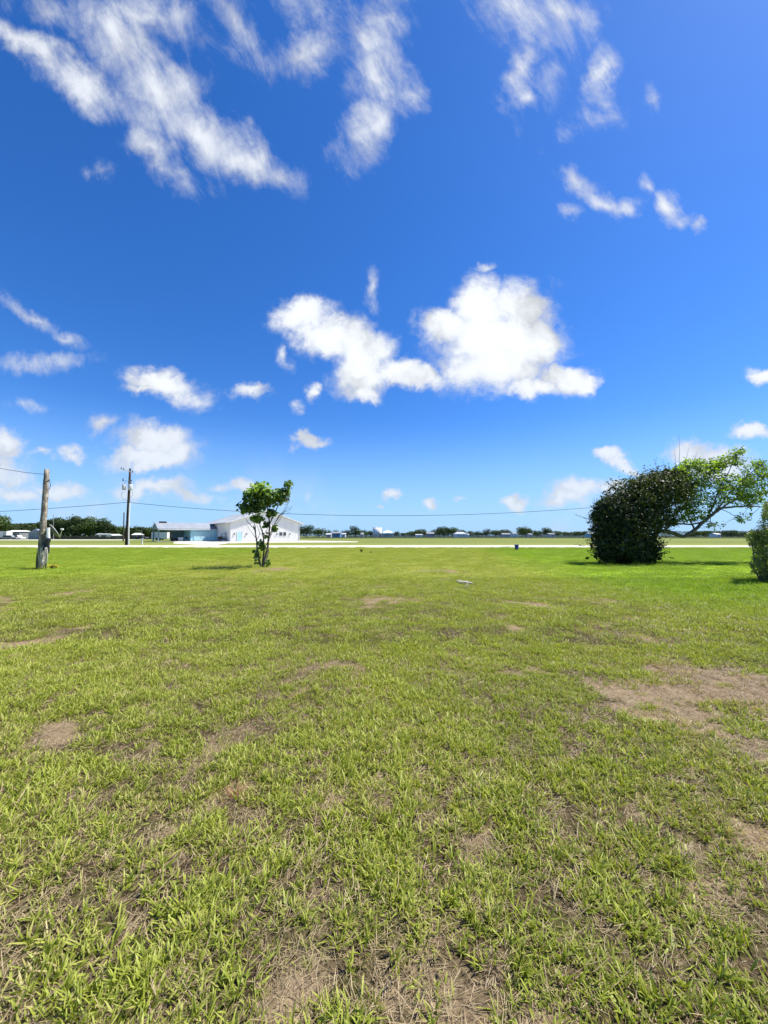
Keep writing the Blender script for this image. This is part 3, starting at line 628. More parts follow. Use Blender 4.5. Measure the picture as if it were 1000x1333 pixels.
# tall power pole across the road
b1 = Vector((P(164.6, 709.8, 62.3).x, 62.3, 0)); t1 = P(169.6, 610, 62.3)
pole = thing('power_pole', 'tall dark creosoted power pole with transformers at the far roadside', 'utility pole', b1)
def onp(py, dx=0, dy=0): 
    f_ = (709.8 - py) / (709.8 - 610); return b1.lerp(t1, f_) + Vector((dx, dy, 0))
MB().tube([b1 + Vector((0, 0, -.3)), onp(680), onp(640), t1], [.23, .21, .18, .15], 10).build('post', MA['creosote'], pole, world=True, smooth=True)
MB().tube([onp(709.5, .42, -.1), onp(690, .32, -.1), onp(655, .27, -.1)], .10, 8).build('conduit', MA['pvc'], pole, world=True)
MB().tube([onp(610.8, -1.45, -.15), onp(614.2, .05, -.2)], .055, 5).build('crossarm', MA['pale_grey'], pole, world=True)
MB().tube([onp(614.0, .0, -.2), onp(616, .6, -.2)], .045, 5).build('crossarm', MA['pale_grey'], pole, world=True)
for dx, py in ((-1.3, 610.4), (-.9, 611.4), (.55, 615.2), (-.95, 625), (-.95, 627), (.42, 627)):
    p_ = onp(py, dx, -.2); MB().tube([p_, p_ + Vector((0, 0, .12)), p_ + Vector((0, 0, .24))], [.05, .09, .04], 8).build('insulator', MA['dark_metal'], pole, world=True)
MB().tube([onp(626.5, -1.0, -.2), onp(627, .5, -.2)], .04, 5).build('bracket', MA['grey'], pole, world=True)
for dx, w_ in ((-.62, .26), (.42, .36)):
    p_ = onp(638.5, dx, -.35); tf = MB().tube([p_, p_ + Vector((0, 0, .08)), p_ + Vector((0, 0, .85)), p_ + Vector((0, 0, .93))], [w_ * .9, w_, w_, w_ * .8], 12).build('transformer', MA['pale_grey'], pole, world=True, smooth=True)
    p2 = p_ - Vector(pole.location); MB().tube([p2 + Vector((.08, 0, .93)), p2 + Vector((.14, 0, 1.2))], [.05, .035], 6).build('bushing', MA['dark_metal'], tf)
MB().tube([onp(640, -.8, -.3), onp(646, -1.05, -.3), onp(651, -.6, -.3), onp(652, -.1, -.2)], .018, 5).build('drop_wire', MA['wire'], pole, world=True)
MB().tube([onp(640, .7, -.3), onp(645, .85, -.3), onp(650, .3, -.2)], .018, 5).build('drop_wire', MA['wire'], pole, world=True)
wa = onp(654.5, 0, -.25)
p3x = P(836, 700, 61.5).x; pole2 = thing('plain_power_pole', 'dark power pole standing behind the dense dark bush', 'utility pole', (p3x, 61.5, 0))
wb = Vector((p3x, 61.3, P(836, 655, 61.5).z))
MB().tube([(p3x, 61.5, -.3), (p3x + .03, 61.5, wb.z + .25)], [.2, .16], 10).build('post', MA['creosote'], pole2, world=True)
MB().tube([(p3x - .2, 61.3, wb.z), (p3x + .2, 61.3, wb.z)], .04, 6).build('bracket', MA['dark_metal'], pole2, world=True)
sg = (wa.z + wb.z) / 2 - P(500, 671.5, 62).z
tag(MB().tube(sag(wa, wb, sg, 40), .035, 5).build('power_cable', MA['wire']), 'long sagging cable from the tall power pole across to the dark bush', 'cable')
wl = P(-260, 674, 62)
tag(MB().tube(sag(wa, wl, .55, 30), .035, 5).build('power_cable', MA['wire']), 'cable running from the tall power pole off past the short weathered pole', 'cable')
for (dx, py, ex, ey) in ((.55, 614, 1100, 628), (.0, 610.4, 1100, 625)):
    a = onp(py, dx, -.2); bq = Vector((P(836, 655, 61.5).x, 61.5, a.z - .1)); 
sp = Vector((P(160.8, 700, 100).x, 100, 0)); s2 = thing('bare_pole', 'thin bare pole just behind the tall power pole', 'utility pole', sp)
MB().tube([sp, P(161.6, 667, 100)], [.16, .12], 8).build('post', MA['bark_dark'], s2, world=True)
wp = Vector((P(185.3, 700, 63.5).x, 63.5, 0)); s3 = thing('marker_post', 'white marker post with a short crosspiece at the far roadside', 'post', wp)
box('upright', MA['pvc'], s3, -.07, .07, -.07, .07, 0, 1.0); box('crosspiece', MA['pvc'], s3, -.26, .26, -.05, .05, 1.002, 1.12)
for px, yt, Yd, lab in ((69.7, 669, 150, 'thin grey mast beside the satellite dish, in front of the big dark trees'), (184.5, 690.5, 158, 'short grey post before the trees right of the power pole'), (199.5, 678.5, 190, 'thin mast poking above the trees left of the carport')):
    q = Vector((P(px, 700, Yd).x, Yd, 0)); s_ = thing('mast', lab, 'mast', q); MB().tube([q, P(px, yt, Yd)], [.12, .08], 6).build('shaft', MA['grey'], s_, world=True)
    MB().tube([q, q + Vector((0, 0, .25))], .22, 8).build('footing', MA['concrete'], s_, world=True)
# blue bin by the road
bb = G(672.8, 716.6); bn = thing('blue_bin', 'small dark blue bin standing at the near edge of the road', 'bin', bb)
MB().tube([(0, 0, 0), (0, 0, .1), (0, 0, .52)], [.15, .17, .21], 12).build('body', MA['blue_plastic'], bn, smooth=True); MB().tube([(0, 0, .522), (0, 0, .57), (0, 0, .62)], [.24, .24, .12], 12).build('lid', MA['blue_plastic'], bn)

# ------------------------------------------------------------------ trees near
def curve_pts(pts, n=6):
    sm = []
    for i in range(len(pts) - 1):
        p0 = pts[max(i - 1, 0)]; p1 = pts[i]; p2 = pts[i + 1]; p3 = pts[min(i + 2, len(pts) - 1)]
        for j in range(n):
            u = j / n; sm.append(.5 * ((2 * p1) + (p2 - p0) * u + (2 * p0 - 5 * p1 + 4 * p2 - p3) * u * u + (3 * p1 - p0 - 3 * p2 + p3) * u ** 3))
    return sm + [pts[-1]]
def limb(mb, pxs, Y0, r0, r1, depth=(0, 0), wig=.01):
    P_ = [P(x, y, Y0 + lerp(depth[0], depth[1], i / (len(pxs) - 1))) for i, (x, y) in enumerate(pxs)]
    s = curve_pts(P_); s = [p + Vector((random.uniform(-wig, wig), random.uniform(-wig, wig), random.uniform(-wig, wig))) for p in s]
    mb.tube(s, [lerp(r0, r1, i / (len(s) - 1)) for i in range(len(s))], 7); return s
def plobe(px, py, rx, ry, Y, dy=0, rd=1.0):
    c = P(px, py, Y + dy); k = Y / F; return (c.x, c.y, c.z, rx * k, (rx + ry) / 2 * k * rd, ry * k)

# round-leaved tree in the middle left
TY = G(341, 738.5).y; tb = G(341, 738.5)
tree = thing('sea_grape_tree', 'small multi stemmed tree with round leathery leaves and bare twigs', 'tree', tb)
br = MB(); allp = []
for pts, r0, r1, dp in [([(342,739),(347,720),(350,700),(351,680),(348,660),(344,643)], .065, .02, (0, .1)), ([(340,739),(336,722),(334,704),(332,690),(330,684)], .05, .018, (0, -.2)), ([(332,690),(327,684),(322,687 - 8),(321,676)], .02, .008, (-.2, -.3)), ([(333,692),(331,680),(329,668),(326,655)], .022, .01, (-.2, -.3)),
      ([(341,738),(344,715),(342,695),(338,680),(336,662),(334,645)], .045, .015, (0, .3)), ([(350,700),(355,688),(362,674),(370,664),(377,652)], .028, .007, (0, -.1)), ([(360,678),(368,668),(376,664),(381,659)], .016, .006, (0, .1)), ([(351,682),(358,668),(366,650),(372,636),(375,628)], .03, .01, (.05, .2)),
      ([(355,688),(366,674),(374,661),(379,663)], .014, .005, (0, .3)), ([(349,665),(354,650),(358,640)], .02, .01, (0, .4)), ([(344,715),(349,705),(356,690),(358,684)], .02, .01, (0, -.3)), ([(334,704),(338,696),(337,690)], .016, .008, (-.1, -.4)), ([(342,739),(349,722),(349,708)], .03, .012, (.1, .4)), ([(333,700),(327,692),(322,684)], .012, .005, (-.2, -.1)), ([(366,670),(374,668),(378,672 - 6)], .01, .004, (0, 0))]:
    allp += limb(br, pts, TY, r0, r1, dp)
lob = [plobe(340,638,14,11,TY,-0.40,1.75), plobe(326,645,10,9,TY,-0.72,1.75), plobe(320,661,9.5,9,TY,-0.56,1.75), plobe(334,658,13,11,TY,-0.08,1.75), plobe(350,650,13,12,TY,-0.24,1.75), plobe(364,646,12,10,TY,-0.40,1.75), plobe(376,631,5.5,7,TY,-0.40,1.75), plobe(371,641,7,6,TY,-0.40,1.75), plobe(335,675,9,6,TY,-0.72,1.75), plobe(347,684,4.5,5,TY,0), plobe(357,687,4.5,5.5,TY,-.2), plobe(354,668,8,6,TY,-0.08,1.75), plobe(335,722,5,12,TY,0,.9), plobe(341,710,6,7,TY,0), plobe(346,697,3.5,6,TY,0), plobe(349,733,3,5,TY,.1)]
pts, nrm, li = lobes_points(lob, 2500, .22, .08)
dn_ = nrm + rng.normal(size=nrm.shape) * .8; dn_[:, 2] += .5
yg = np.clip((pts[:, 2] - 2.9) / 1.4, 0, 1) * (rng.random(len(pts)) < .75) * np.clip(1.1 - (pts[:, 0] + 6.2) * .7, .1, 1) + (li == 10) * .1 + (li == 0) * .3 * rng.random(len(pts))
for p_ in pts[::9]:
    p_ = Vector(p_); nb_ = min(allp, key=lambda q_: (q_ - p_).length_squared); m_ = nb_.lerp(p_, .5) + Vector((0, 0, -.03)); br.tube([nb_, m_, p_], [.009, .006, .003], 4, False)
br.build('stem', MA['bark'], tree, world=True, smooth=True)
lf = link('foliage', leaf_mesh('foliage', pts, dn_, rng.uniform(.05, .095, len(pts)), 7, .92, yg), MA['grape_leaf'], tree, world=True); lf['kind'] = 'stuff'

# dense dark bush
BY = 20.6
bl = [(846,716,14,17),(812,716,34,20),(803,667,27,25),(826,650,34,30),(858,640,34,29),(884,634,18,22),(803,706,31,28),(790,690,20,22),(832,712,22,22),(848,676,28,20),(815,682,34,36),(788,659,13,11),(842,632,20,14),(870,622,20,12),(778,672,9,10),(795,722,22,13),(838,726,14,10)]
bush = thing('dense_bush', 'large dense dark mounded bush sheared by wind, standing on bright green lawn', 'bush', G(815, 734.5))
BY = bush.location.y + .2
lobs = []
for i, (x, y, rx, ry) in enumerate(bl): lobs.append(plobe(x, y, rx, ry, BY, [0, 0, 0, .2, .3, .5, -.2, .1, .1, .4, .2, 0, .2, .3, 0, 0, .2][i], 1.15))
pts, nrm, li = lobes_points(lobs, 36000, .66, .11)
_c = np.array(lobs)[li, :3]; _w = .80 + .42 * vnoise(pts[:, 0] * 2.1 + 9, pts[:, 2] * 2.1 + 4) * (.55 + .95 * vnoise(pts[:, 0] * 5.3, pts[:, 2] * 5.3 + pts[:, 1])); pts = _c + (pts - _c) * _w[:, None]
keep = pts[:, 2] > .02; pts, nrm, li = pts[keep], nrm[keep], li[keep]
low = (pts[:, 2] < 1.5) & (rng.random(len(pts)) < .05); pts, nrm, li = pts[~low], nrm[~low], li[~low]
up_ = np.clip((pts[:, 2] - 2.3) / 2.2, 0, 1); yg = up_ * (rng.random(len(pts)) < .5) * .9  # top light painted in: upper leaves take the lighter leaf colour
dn_ = nrm * .8 + rng.normal(size=nrm.shape) * .7; dn_[:, 2] += .35
lf = link('foliage', leaf_mesh('foliage', pts, dn_, rng.uniform(.035, .072, len(pts)), 4, .5, yg, .3), MA['bush_leaf'], bush, world=True); lf['kind'] = 'stuff'
p2, n2_, _l = lobes_points(lobs, 7000, .30, .1); k2 = p2[:, 2] > .1; p2, n2_ = p2[k2], n2_[k2]
lf = link('inner_foliage', leaf_mesh('inner_foliage', p2, n2_ + rng.normal(size=n2_.shape), rng.uniform(.09, .16, len(p2)), 4, .6), MA['bush_leaf'], bush, world=True); lf['kind'] = 'stuff'
# sprigs breaking the outline
sp_ = MB(); sl_ = []; sn_ = []
for i in rng.choice(len(pts), 620):
    p_ = Vector(pts[i]); d_ = Vector(nrm[i]); d_ = (d_ + Vector((-.25, 0, .35))).normalized(); ln_ = random.uniform(.12, .42) if random.random() < .8 else random.uniform(.4, .75); e_ = p_ + d_ * ln_; sp_.tube([p_ - d_ * .2, e_], [.008, .003], 3, False)
    for k in range(int(5 + ln_ * 22)): sl_.append(p_.lerp(e_, random.uniform(0, 1.05)) + Vector([random.gauss(0, .035) for _ in range(3)])); sn_.append([random.gauss(0, 1) for _ in range(3)])
ctr = P(818, 733, BY)
for k in range(34):
    i = rng.integers(len(pts)); e_ = Vector(pts[i]) * .9 + Vector((ctr.x, ctr.y, 1)) * .1; b_ = Vector((ctr.x + random.uniform(-.7, .9), ctr.y + random.uniform(-.4, .4), -.05)); m_ = b_.lerp(e_, .5) + Vector((random.uniform(-.2, .2), 0, random.uniform(0, .3))); sp_.tube(curve_pts([b_, m_, e_], 4), [.045 - .004 * j for j in range(9)], 5, False)
sp_.build('stem', MA['bark_dark'], bush, world=True)
lf = link('sprigs', leaf_mesh('sprigs', np.array([tuple(v) for v in sl_]), np.array(sn_), rng.uniform(.03, .06, len(sl_)), 4, .5, (rng.random(len(sl_)) < .3) * .7, .3), MA['bush_leaf'], bush, world=True); lf['kind'] = 'stuff'

# wind-bent tree spreading from behind the bush
WY = BY + .7; wt = thing('windswept_tree', 'wind bent tree with sparse fresh green leaves reaching out from the dark bush', 'tree', Vector((P(838, 700, WY).x, WY, 0)))
br = MB(); wpnt = []
for ptsx, r0, r1, dp in [([(836,734),(844,712),(858,692),(875,694),(890,698),(905,689),(925,672),(940,661)], .13, .075, (0, -.4)), ([(866,690),(876,680),(886,682),(905,682),(918,677)], .06, .035, (0, .1)), ([(940,661),(955,660),(975,659),(990,660),(1012,664)], .065, .02, (-.4, -.2)), ([(940,661),(955,652),(975,646),(1000,641),(1020,640)], .05, .015, (-.4, .3)),
      ([(928,670),(940,655),(955,636),(975,618),(992,604)], .05, .012, (-.3, -.8)), ([(917,680),(930,655),(938,632),(950,612),(957,592)], .045, .01, (-.2, .3)), ([(905,689),(896,672),(893,650),(900,628),(912,612)], .05, .012, (-.1, .4)), ([(895,680),(884,664),(882,640),(884,620),(892,606)], .04, .01, (0, -.3)), ([(938,662),(950,668),(960,674),(968,677)], .02, .006, (-.4, -.6)),
      ([(925,673),(926,682),(931,688)], .018, .006, (-.3, -.6)), ([(958,650),(968,636),(985,624),(1004,616)], .03, .008, (-.2, .5)), ([(900,630),(918,618),(935,606),(946,600)], .025, .008, (.2, .6)), ([(975,659),(990,652),(1010,648)], .02, .008, (-.3, .4)), ([(938,632),(955,626),(978,628),(1002,630)], .022, .007, (.1, .8)), ([(882,640),(872,625),(870,612)], .02, .006, (0, .3))]:
    wpnt += limb(br, ptsx, WY, r0, r1, dp, .018)
wl_ = [(900,612,26,12,26),(925,606,18,9,18),(950,603,22,9,20),(962,587,8,5,7),(988,612,24,14,30),(896,640,22,24,40),(925,632,24,18,26),(955,630,26,16,30),(986,640,24,14,30),(892,668,20,10,24),(912,660,16,14,18),(940,648,18,9,14),(975,652,22,8,16),(1015,630,22,22,30),(965,676,6,3,4),(930,686,5,4,4),(885,618,14,12,20),(915,600,26,5,8)]
lp_ = []; lnn = []; ly = []
for x, y, rx, ry, cnt in wl_:
    for k in range(int(cnt * 2.3)):
        a = random.uniform(0, 6.28); r_ = math.sqrt(random.random()); tip = P(x + rx * r_ * math.cos(a), y + ry * r_ * math.sin(a), WY + random.uniform(-1.3, 1.2))
        nb_ = min(wpnt, key=lambda q_: (q_ - tip).length_squared + (2 if q_.x > tip.x else 0)); m_ = nb_.lerp(tip, .5) + Vector((random.uniform(-.1, .1), 0, random.uniform(-.12, .05)))
        c_ = curve_pts([nb_, m_, tip], 3); br.tube(c_, [.013 - .0017 * j for j in range(len(c_))], 4, False)
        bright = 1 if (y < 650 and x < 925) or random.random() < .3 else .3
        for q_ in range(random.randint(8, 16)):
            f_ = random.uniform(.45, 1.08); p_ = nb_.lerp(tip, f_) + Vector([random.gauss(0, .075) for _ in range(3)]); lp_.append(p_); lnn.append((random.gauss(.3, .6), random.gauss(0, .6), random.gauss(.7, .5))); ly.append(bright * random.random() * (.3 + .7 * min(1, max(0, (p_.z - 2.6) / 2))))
for x0, y0, x1, y1 in ((884, 608, 884.5, 566), (879, 612, 878, 584), (890, 608, 897, 582), (900, 606, 908, 588), (868, 614, 862, 598)):
    br.tube([P(x0, y0, WY), P((x0 + x1) / 2 + .6, (y0 + y1) / 2, WY), P(x1, y1, WY)], [.012, .009, .005], 4)
br.build('branches', MA['bark'], wt, world=True, smooth=True)
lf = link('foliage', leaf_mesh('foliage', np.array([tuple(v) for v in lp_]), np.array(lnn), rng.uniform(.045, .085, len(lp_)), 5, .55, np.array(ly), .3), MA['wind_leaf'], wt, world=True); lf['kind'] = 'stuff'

# leafy shrub at the edge
RY = G(992, 757).y; rb_ = thing('edge_shrub', 'olive green shrub with thin curved stems, cut by the photo edge', 'shrub', G(994, 757.5))
br = MB(); rp = []
for ptsx in [[(992,757),(987,740),(981,722),(979,705),(976,693)], [(993,757),(994,735),(992,712),(988,690)], [(995,757),(1003,735),(1005,700),(1000,668),(998,655)], [(996,757),(1015,735),(1025,700),(1022,670)], [(991,757),(984,744),(977,732)], [(994,757),(998,730),(996,700),(993,675)], [(997,757),(1030,745),(1045,720)]]:
    rp += limb(br, ptsx, RY, .035, .008, (0, random.uniform(-.5, .5)))
rl = [(1003,684,13,26,60),(986,702,13,12,46),(996,722,14,24,60),(1018,700,22,30,80),(1030,730,24,26,70),(982,738,5,10,10),(999,662,5,10,12),(974,700,5,6,8),(1012,745,22,13,40)]
lp_ = []; lnn = []; ly = []
for x, y, rx, ry, cnt in rl:
    for k in range(int(cnt * 2.3)):
        a = random.uniform(0, 6.28); r_ = math.sqrt(random.random()); tip = P(x + rx * r_ * math.cos(a), y + ry * r_ * math.sin(a), RY + random.uniform(-.75, .75))
        nb_ = min(rp, key=lambda q_: (q_ - tip).length_squared); m_ = nb_.lerp(tip, .5) + Vector((0, 0, random.uniform(-.05, .05))); br.tube([nb_, m_, tip], [.007, .005, .003], 3, False)
        for q_ in range(16):
            p_ = nb_.lerp(tip, random.uniform(.3, 1.1)) + Vector([random.gauss(0, .04) for _ in range(3)]); lp_.append(p_); lnn.append([random.gauss(0, 1) for _ in range(3)]); ly.append(random.random() * .8 * min(1, max(0, (p_.z - .8) / 2 + .2)))
br.build('stem', MA['bark'], rb_, world=True); lf = link('foliage', leaf_mesh('foliage', np.array([tuple(v) for v in lp_]), np.array(lnn), rng.uniform(.022, .045, len(lp_)), 4, .42, np.array(ly), .3), MA['right_leaf'], rb_, world=True); lf['kind'] = 'stuff'

# small plants and litter on the lawn
def clump(name, label, cat, px, py, hpx, n, mat, wpx, flower=0):
    b_ = G(px, py); k = b_.y / F; o = thing(name, label, cat, b_); mb = MB(); cs = []; nn = []
    for i in range(n):
        a = random.uniform(0, 6.28); r_ = random.uniform(.1, 1); e_ = Vector((math.cos(a) * r_ * wpx * k / 2, math.sin(a) * r_ * wpx * k / 2, hpx * k * random.uniform(.5, 1)))
        mb.tube([(e_.x * .2, e_.y * .2, 0), (e_.x * .6, e_.y * .6, e_.z * .6), e_], [.008, .006, .004], 3, False)
        for j in range(4): cs.append(tuple(e_ * random.uniform(.4, 1.05))); nn.append([random.gauss(0, 1) for _ in range(3)])
    mb.build('stem', MA['weed'], o); lf = link('foliage', leaf_mesh('foliage', np.array(cs), np.array(nn), rng.uniform(.02, .05, len(cs)), 4, .5), MA['weed'], o); lf['kind'] = 'stuff'
    if flower:
        cs = []; nn = []
        for i in range(flower): a = random.uniform(0, 6.28); r_ = math.sqrt(random.random()); cs.append((math.cos(a) * r_ * wpx * k / 2, math.sin(a) * r_ * wpx * k / 2 * .6, hpx * k * random.uniform(.5, 1.1))); nn.append((random.gauss(0, .5), random.gauss(-.3, .5), 1))
        lf = link('blossoms', leaf_mesh('blossoms', np.array(cs), np.array(nn), rng.uniform(.011, .021, len(cs)), 6, 1), MA['flower'], o); lf['kind'] = 'stuff'
    return o
clump('yellow_flowers', 'low patch of yellow flowers at the foot of the weathered pole', 'flowers', 69, 741, 5.5, 60, MA['weed'], 13, 170)
clump('weed_clump', 'dark upright weed clump in the lawn near the road', 'weed', 470.5, 719.5, 6, 26, MA['weed'], 7)
clump('weed_clump', 'tiny dark weed beside the taller weed clump near the road', 'weed', 483, 720, 3, 10, MA['weed'], 4)
clump('weed_clump', 'low tuft on the near edge of the white road, left of the blue bin', 'weed', 641, 713.6, 2.4, 12, MA['weed'], 5)
# reddish dying grass tuft
rt = G(305, 1034); me_v, me_f, me_a = blades(n=60, rad=.02, h0=.05, h1=.13, w0=.002, w1=.004, lean0=.5, lean1=1.35, curl=.2)
rust = leafm('rusty_blades', (.20, .085, .05), (.36, .18, .10), (.3, .2, .1), .2, .6); ro = link('dying_tuft', uni('dying_tuft', me_v, me_f, me_a), rust); ro.location = (rt.x, rt.y, float(hgt(np.array([rt.x]), np.array([rt.y]))[0])); tag(ro, 'rusty brown dying grass tuft splayed flat in a bare patch', 'grass tuft')
# pale broken stones in the lawn
for i, (px, py, w_, lab) in enumerate([(604, 759.5, .15, 'largest chalky white stone lying flat in the middle of the lawn'), (598, 758.2, .08, 'small pale stone just left of the largest white stone'), (612, 761, .07, 'small pale stone just right of the largest white stone'), (608, 764.5, .05, 'smallest pale stone, nearest the viewer of the white stones')]):
    g_ = G(px, py); mb = MB(); k = 9; v = []
    for z, s_ in ((-.01, 1), (.035, .95), (.05, .6)):
        for j in range(k): a = 6.283 * j / k; r_ = w_ * s_ * (1 + .25 * math.sin(a * 3 + i) + .12 * math.sin(a * 5 + 2 * i)); v.append((r_ * math.cos(a) * 1.3, r_ * math.sin(a), z + .01 * math.sin(j * 2.1)))
    f = [(q_ * k + j, q_ * k + (j + 1) % k, (q_ + 1) * k + (j + 1) % k, (q_ + 1) * k + j) for q_ in range(2) for j in range(k)] + [tuple(2 * k + j for j in range(k))]
    o = mb.add(v, f).build('stone', MA['stone']); o.location = (g_.x, g_.y, .02); tag(o, lab, 'stone', 'pale stones in the lawn')

# ------------------------------------------------------------------ far trees
FAR = []
def ftree(px, hw, top, Y, mat, label, base=None, name='shade_tree', squash=1.0):
    k = Y / F; x = P(px, 697, Y).x; zt = P(px, top, Y).z; z0 = base if base is not None else zt * .12; w = hw * k
    o = thing(name, label, 'tree', (x, Y, 0), 0, 'trees along the far edge of the fields')
    mb = MB(); tp_ = Vector((random.uniform(-.3, .3), 0, zt * .6)); mb.tube([(0, 0, -.2), (tp_.x * .5, 0, zt * .3), tp_], [zt * .035, zt * .028, zt * .012], 6)
    lb = []; nl_ = 9
    for i in range(nl_):
        a = 6.283 * i / nl_ + random.uniform(-.3, .3); r_ = random.uniform(.35, .68); h_ = random.uniform(.28, .78)
        c_ = (w * r_ * math.cos(a), w * r_ * math.sin(a) * .8, z0 + (zt - z0) * h_); rr = min(w * random.uniform(.34, .5), (zt - c_[2]) * .98 + .3)
        lb.append((*c_, rr, rr, rr * random.uniform(.62, .85) * squash)); mb.tube([(tp_.x * .5, 0, zt * .3), (c_[0] * .6, c_[1] * .6, c_[2] * .85), c_], [zt * .014, zt * .009, zt * .004], 4, False)
    hc = (zt - z0) * .40; lb.append((0, 0, zt - hc, w * .62, w * .55, hc)); lb.append((0, 0, z0 + (zt - z0) * .42, w * .8, w * .6, (zt - z0) * .36))
    n = int(np.clip((3000 if Y < 260 else 1500) * (w / 6) * (zt / 9), 900, 10000)); pts, nrm, li = lobes_points(lb, n, .62, .09); ok = pts[:, 2] > .1; pts, nrm = pts[ok], nrm[ok]
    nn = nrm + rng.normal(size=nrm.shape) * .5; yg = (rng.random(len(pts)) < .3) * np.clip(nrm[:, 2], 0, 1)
    mb.build('trunk', MA['bark_dark'], o); lf = link('crown', leaf_mesh('crown', pts, nn, rng.uniform(.20, .42, len(pts)) * (w / 7) ** .4, 5, .7, yg), MA[mat], o); lf['kind'] = 'stuff'
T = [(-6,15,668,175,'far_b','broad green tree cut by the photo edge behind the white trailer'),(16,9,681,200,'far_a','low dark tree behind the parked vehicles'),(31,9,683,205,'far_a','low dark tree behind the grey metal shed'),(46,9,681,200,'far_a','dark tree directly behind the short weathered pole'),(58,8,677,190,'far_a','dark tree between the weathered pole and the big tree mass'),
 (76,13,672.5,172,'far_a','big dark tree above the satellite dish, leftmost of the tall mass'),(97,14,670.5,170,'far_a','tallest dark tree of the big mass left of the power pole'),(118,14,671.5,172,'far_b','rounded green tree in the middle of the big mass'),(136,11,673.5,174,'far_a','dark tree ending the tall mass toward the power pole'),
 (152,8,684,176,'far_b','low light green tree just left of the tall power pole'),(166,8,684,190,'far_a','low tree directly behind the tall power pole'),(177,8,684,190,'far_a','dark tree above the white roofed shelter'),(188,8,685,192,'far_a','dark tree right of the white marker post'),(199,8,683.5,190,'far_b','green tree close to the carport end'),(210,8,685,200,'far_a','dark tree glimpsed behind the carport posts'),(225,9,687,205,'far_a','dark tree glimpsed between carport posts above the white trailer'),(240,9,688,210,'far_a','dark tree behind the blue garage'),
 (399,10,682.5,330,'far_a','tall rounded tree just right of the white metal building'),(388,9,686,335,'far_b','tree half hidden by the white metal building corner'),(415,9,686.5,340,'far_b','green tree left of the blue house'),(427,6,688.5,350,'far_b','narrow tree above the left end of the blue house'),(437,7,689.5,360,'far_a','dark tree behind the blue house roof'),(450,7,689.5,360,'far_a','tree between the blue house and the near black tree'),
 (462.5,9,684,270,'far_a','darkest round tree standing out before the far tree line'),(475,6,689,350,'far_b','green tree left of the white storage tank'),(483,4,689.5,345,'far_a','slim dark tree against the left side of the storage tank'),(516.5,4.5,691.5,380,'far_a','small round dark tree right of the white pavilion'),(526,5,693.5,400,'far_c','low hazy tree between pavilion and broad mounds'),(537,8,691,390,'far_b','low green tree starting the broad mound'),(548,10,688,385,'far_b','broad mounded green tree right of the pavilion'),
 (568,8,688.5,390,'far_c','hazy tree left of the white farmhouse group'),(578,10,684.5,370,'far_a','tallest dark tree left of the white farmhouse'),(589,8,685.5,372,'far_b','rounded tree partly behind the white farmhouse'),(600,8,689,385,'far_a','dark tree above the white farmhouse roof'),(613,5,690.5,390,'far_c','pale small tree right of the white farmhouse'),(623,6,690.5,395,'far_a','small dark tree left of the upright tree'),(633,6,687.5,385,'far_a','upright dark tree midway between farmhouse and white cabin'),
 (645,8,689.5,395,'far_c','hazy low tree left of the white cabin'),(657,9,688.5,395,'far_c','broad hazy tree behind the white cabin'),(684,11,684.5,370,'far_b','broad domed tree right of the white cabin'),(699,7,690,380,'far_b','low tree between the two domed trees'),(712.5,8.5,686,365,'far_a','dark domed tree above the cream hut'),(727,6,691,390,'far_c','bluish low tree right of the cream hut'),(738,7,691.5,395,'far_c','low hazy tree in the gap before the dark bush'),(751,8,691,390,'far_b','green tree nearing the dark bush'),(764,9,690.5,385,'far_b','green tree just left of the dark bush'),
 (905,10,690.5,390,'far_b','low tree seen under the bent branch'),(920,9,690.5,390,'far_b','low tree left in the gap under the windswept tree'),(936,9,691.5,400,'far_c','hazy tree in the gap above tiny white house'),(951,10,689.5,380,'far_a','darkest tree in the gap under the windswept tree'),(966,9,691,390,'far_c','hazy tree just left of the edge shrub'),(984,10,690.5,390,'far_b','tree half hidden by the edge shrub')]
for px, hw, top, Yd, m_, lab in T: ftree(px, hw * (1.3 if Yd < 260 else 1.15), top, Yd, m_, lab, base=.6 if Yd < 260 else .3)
# hedge-like undergrowth that fills between the trunks
def hedge(name, px0, px1, Y, h, n, mat):
    x0 = P(px0, 697, Y).x; x1 = P(px1, 697, Y).x; x = x0 + (x1 - x0) * rng.random(n); yv = Y + rng.normal(0, 2.0, n)
    hh = h * (.5 + .9 * np.array([vnoise(np.array([v * .09]), np.array([3.3]))[0] for v in x])); z = hh * rng.random(n) ** .7
    o = link(name, leaf_mesh(name, np.stack([x, yv, z], 1), rng.normal(size=(n, 3)) + [0, -.3, .5], rng.uniform(.3, .6, n), 5, .7, (rng.random(n) < .2) * .6), MA[mat]); o['kind'] = 'stuff'; return o
hedge('undergrowth', -20, 255, 208, 6.5, 14000, 'far_a'); hedge('undergrowth', 380, 800, 425, 5.0, 12000, 'far_c'); hedge('undergrowth', 860, 1010, 425, 5.5, 4000, 'far_c')

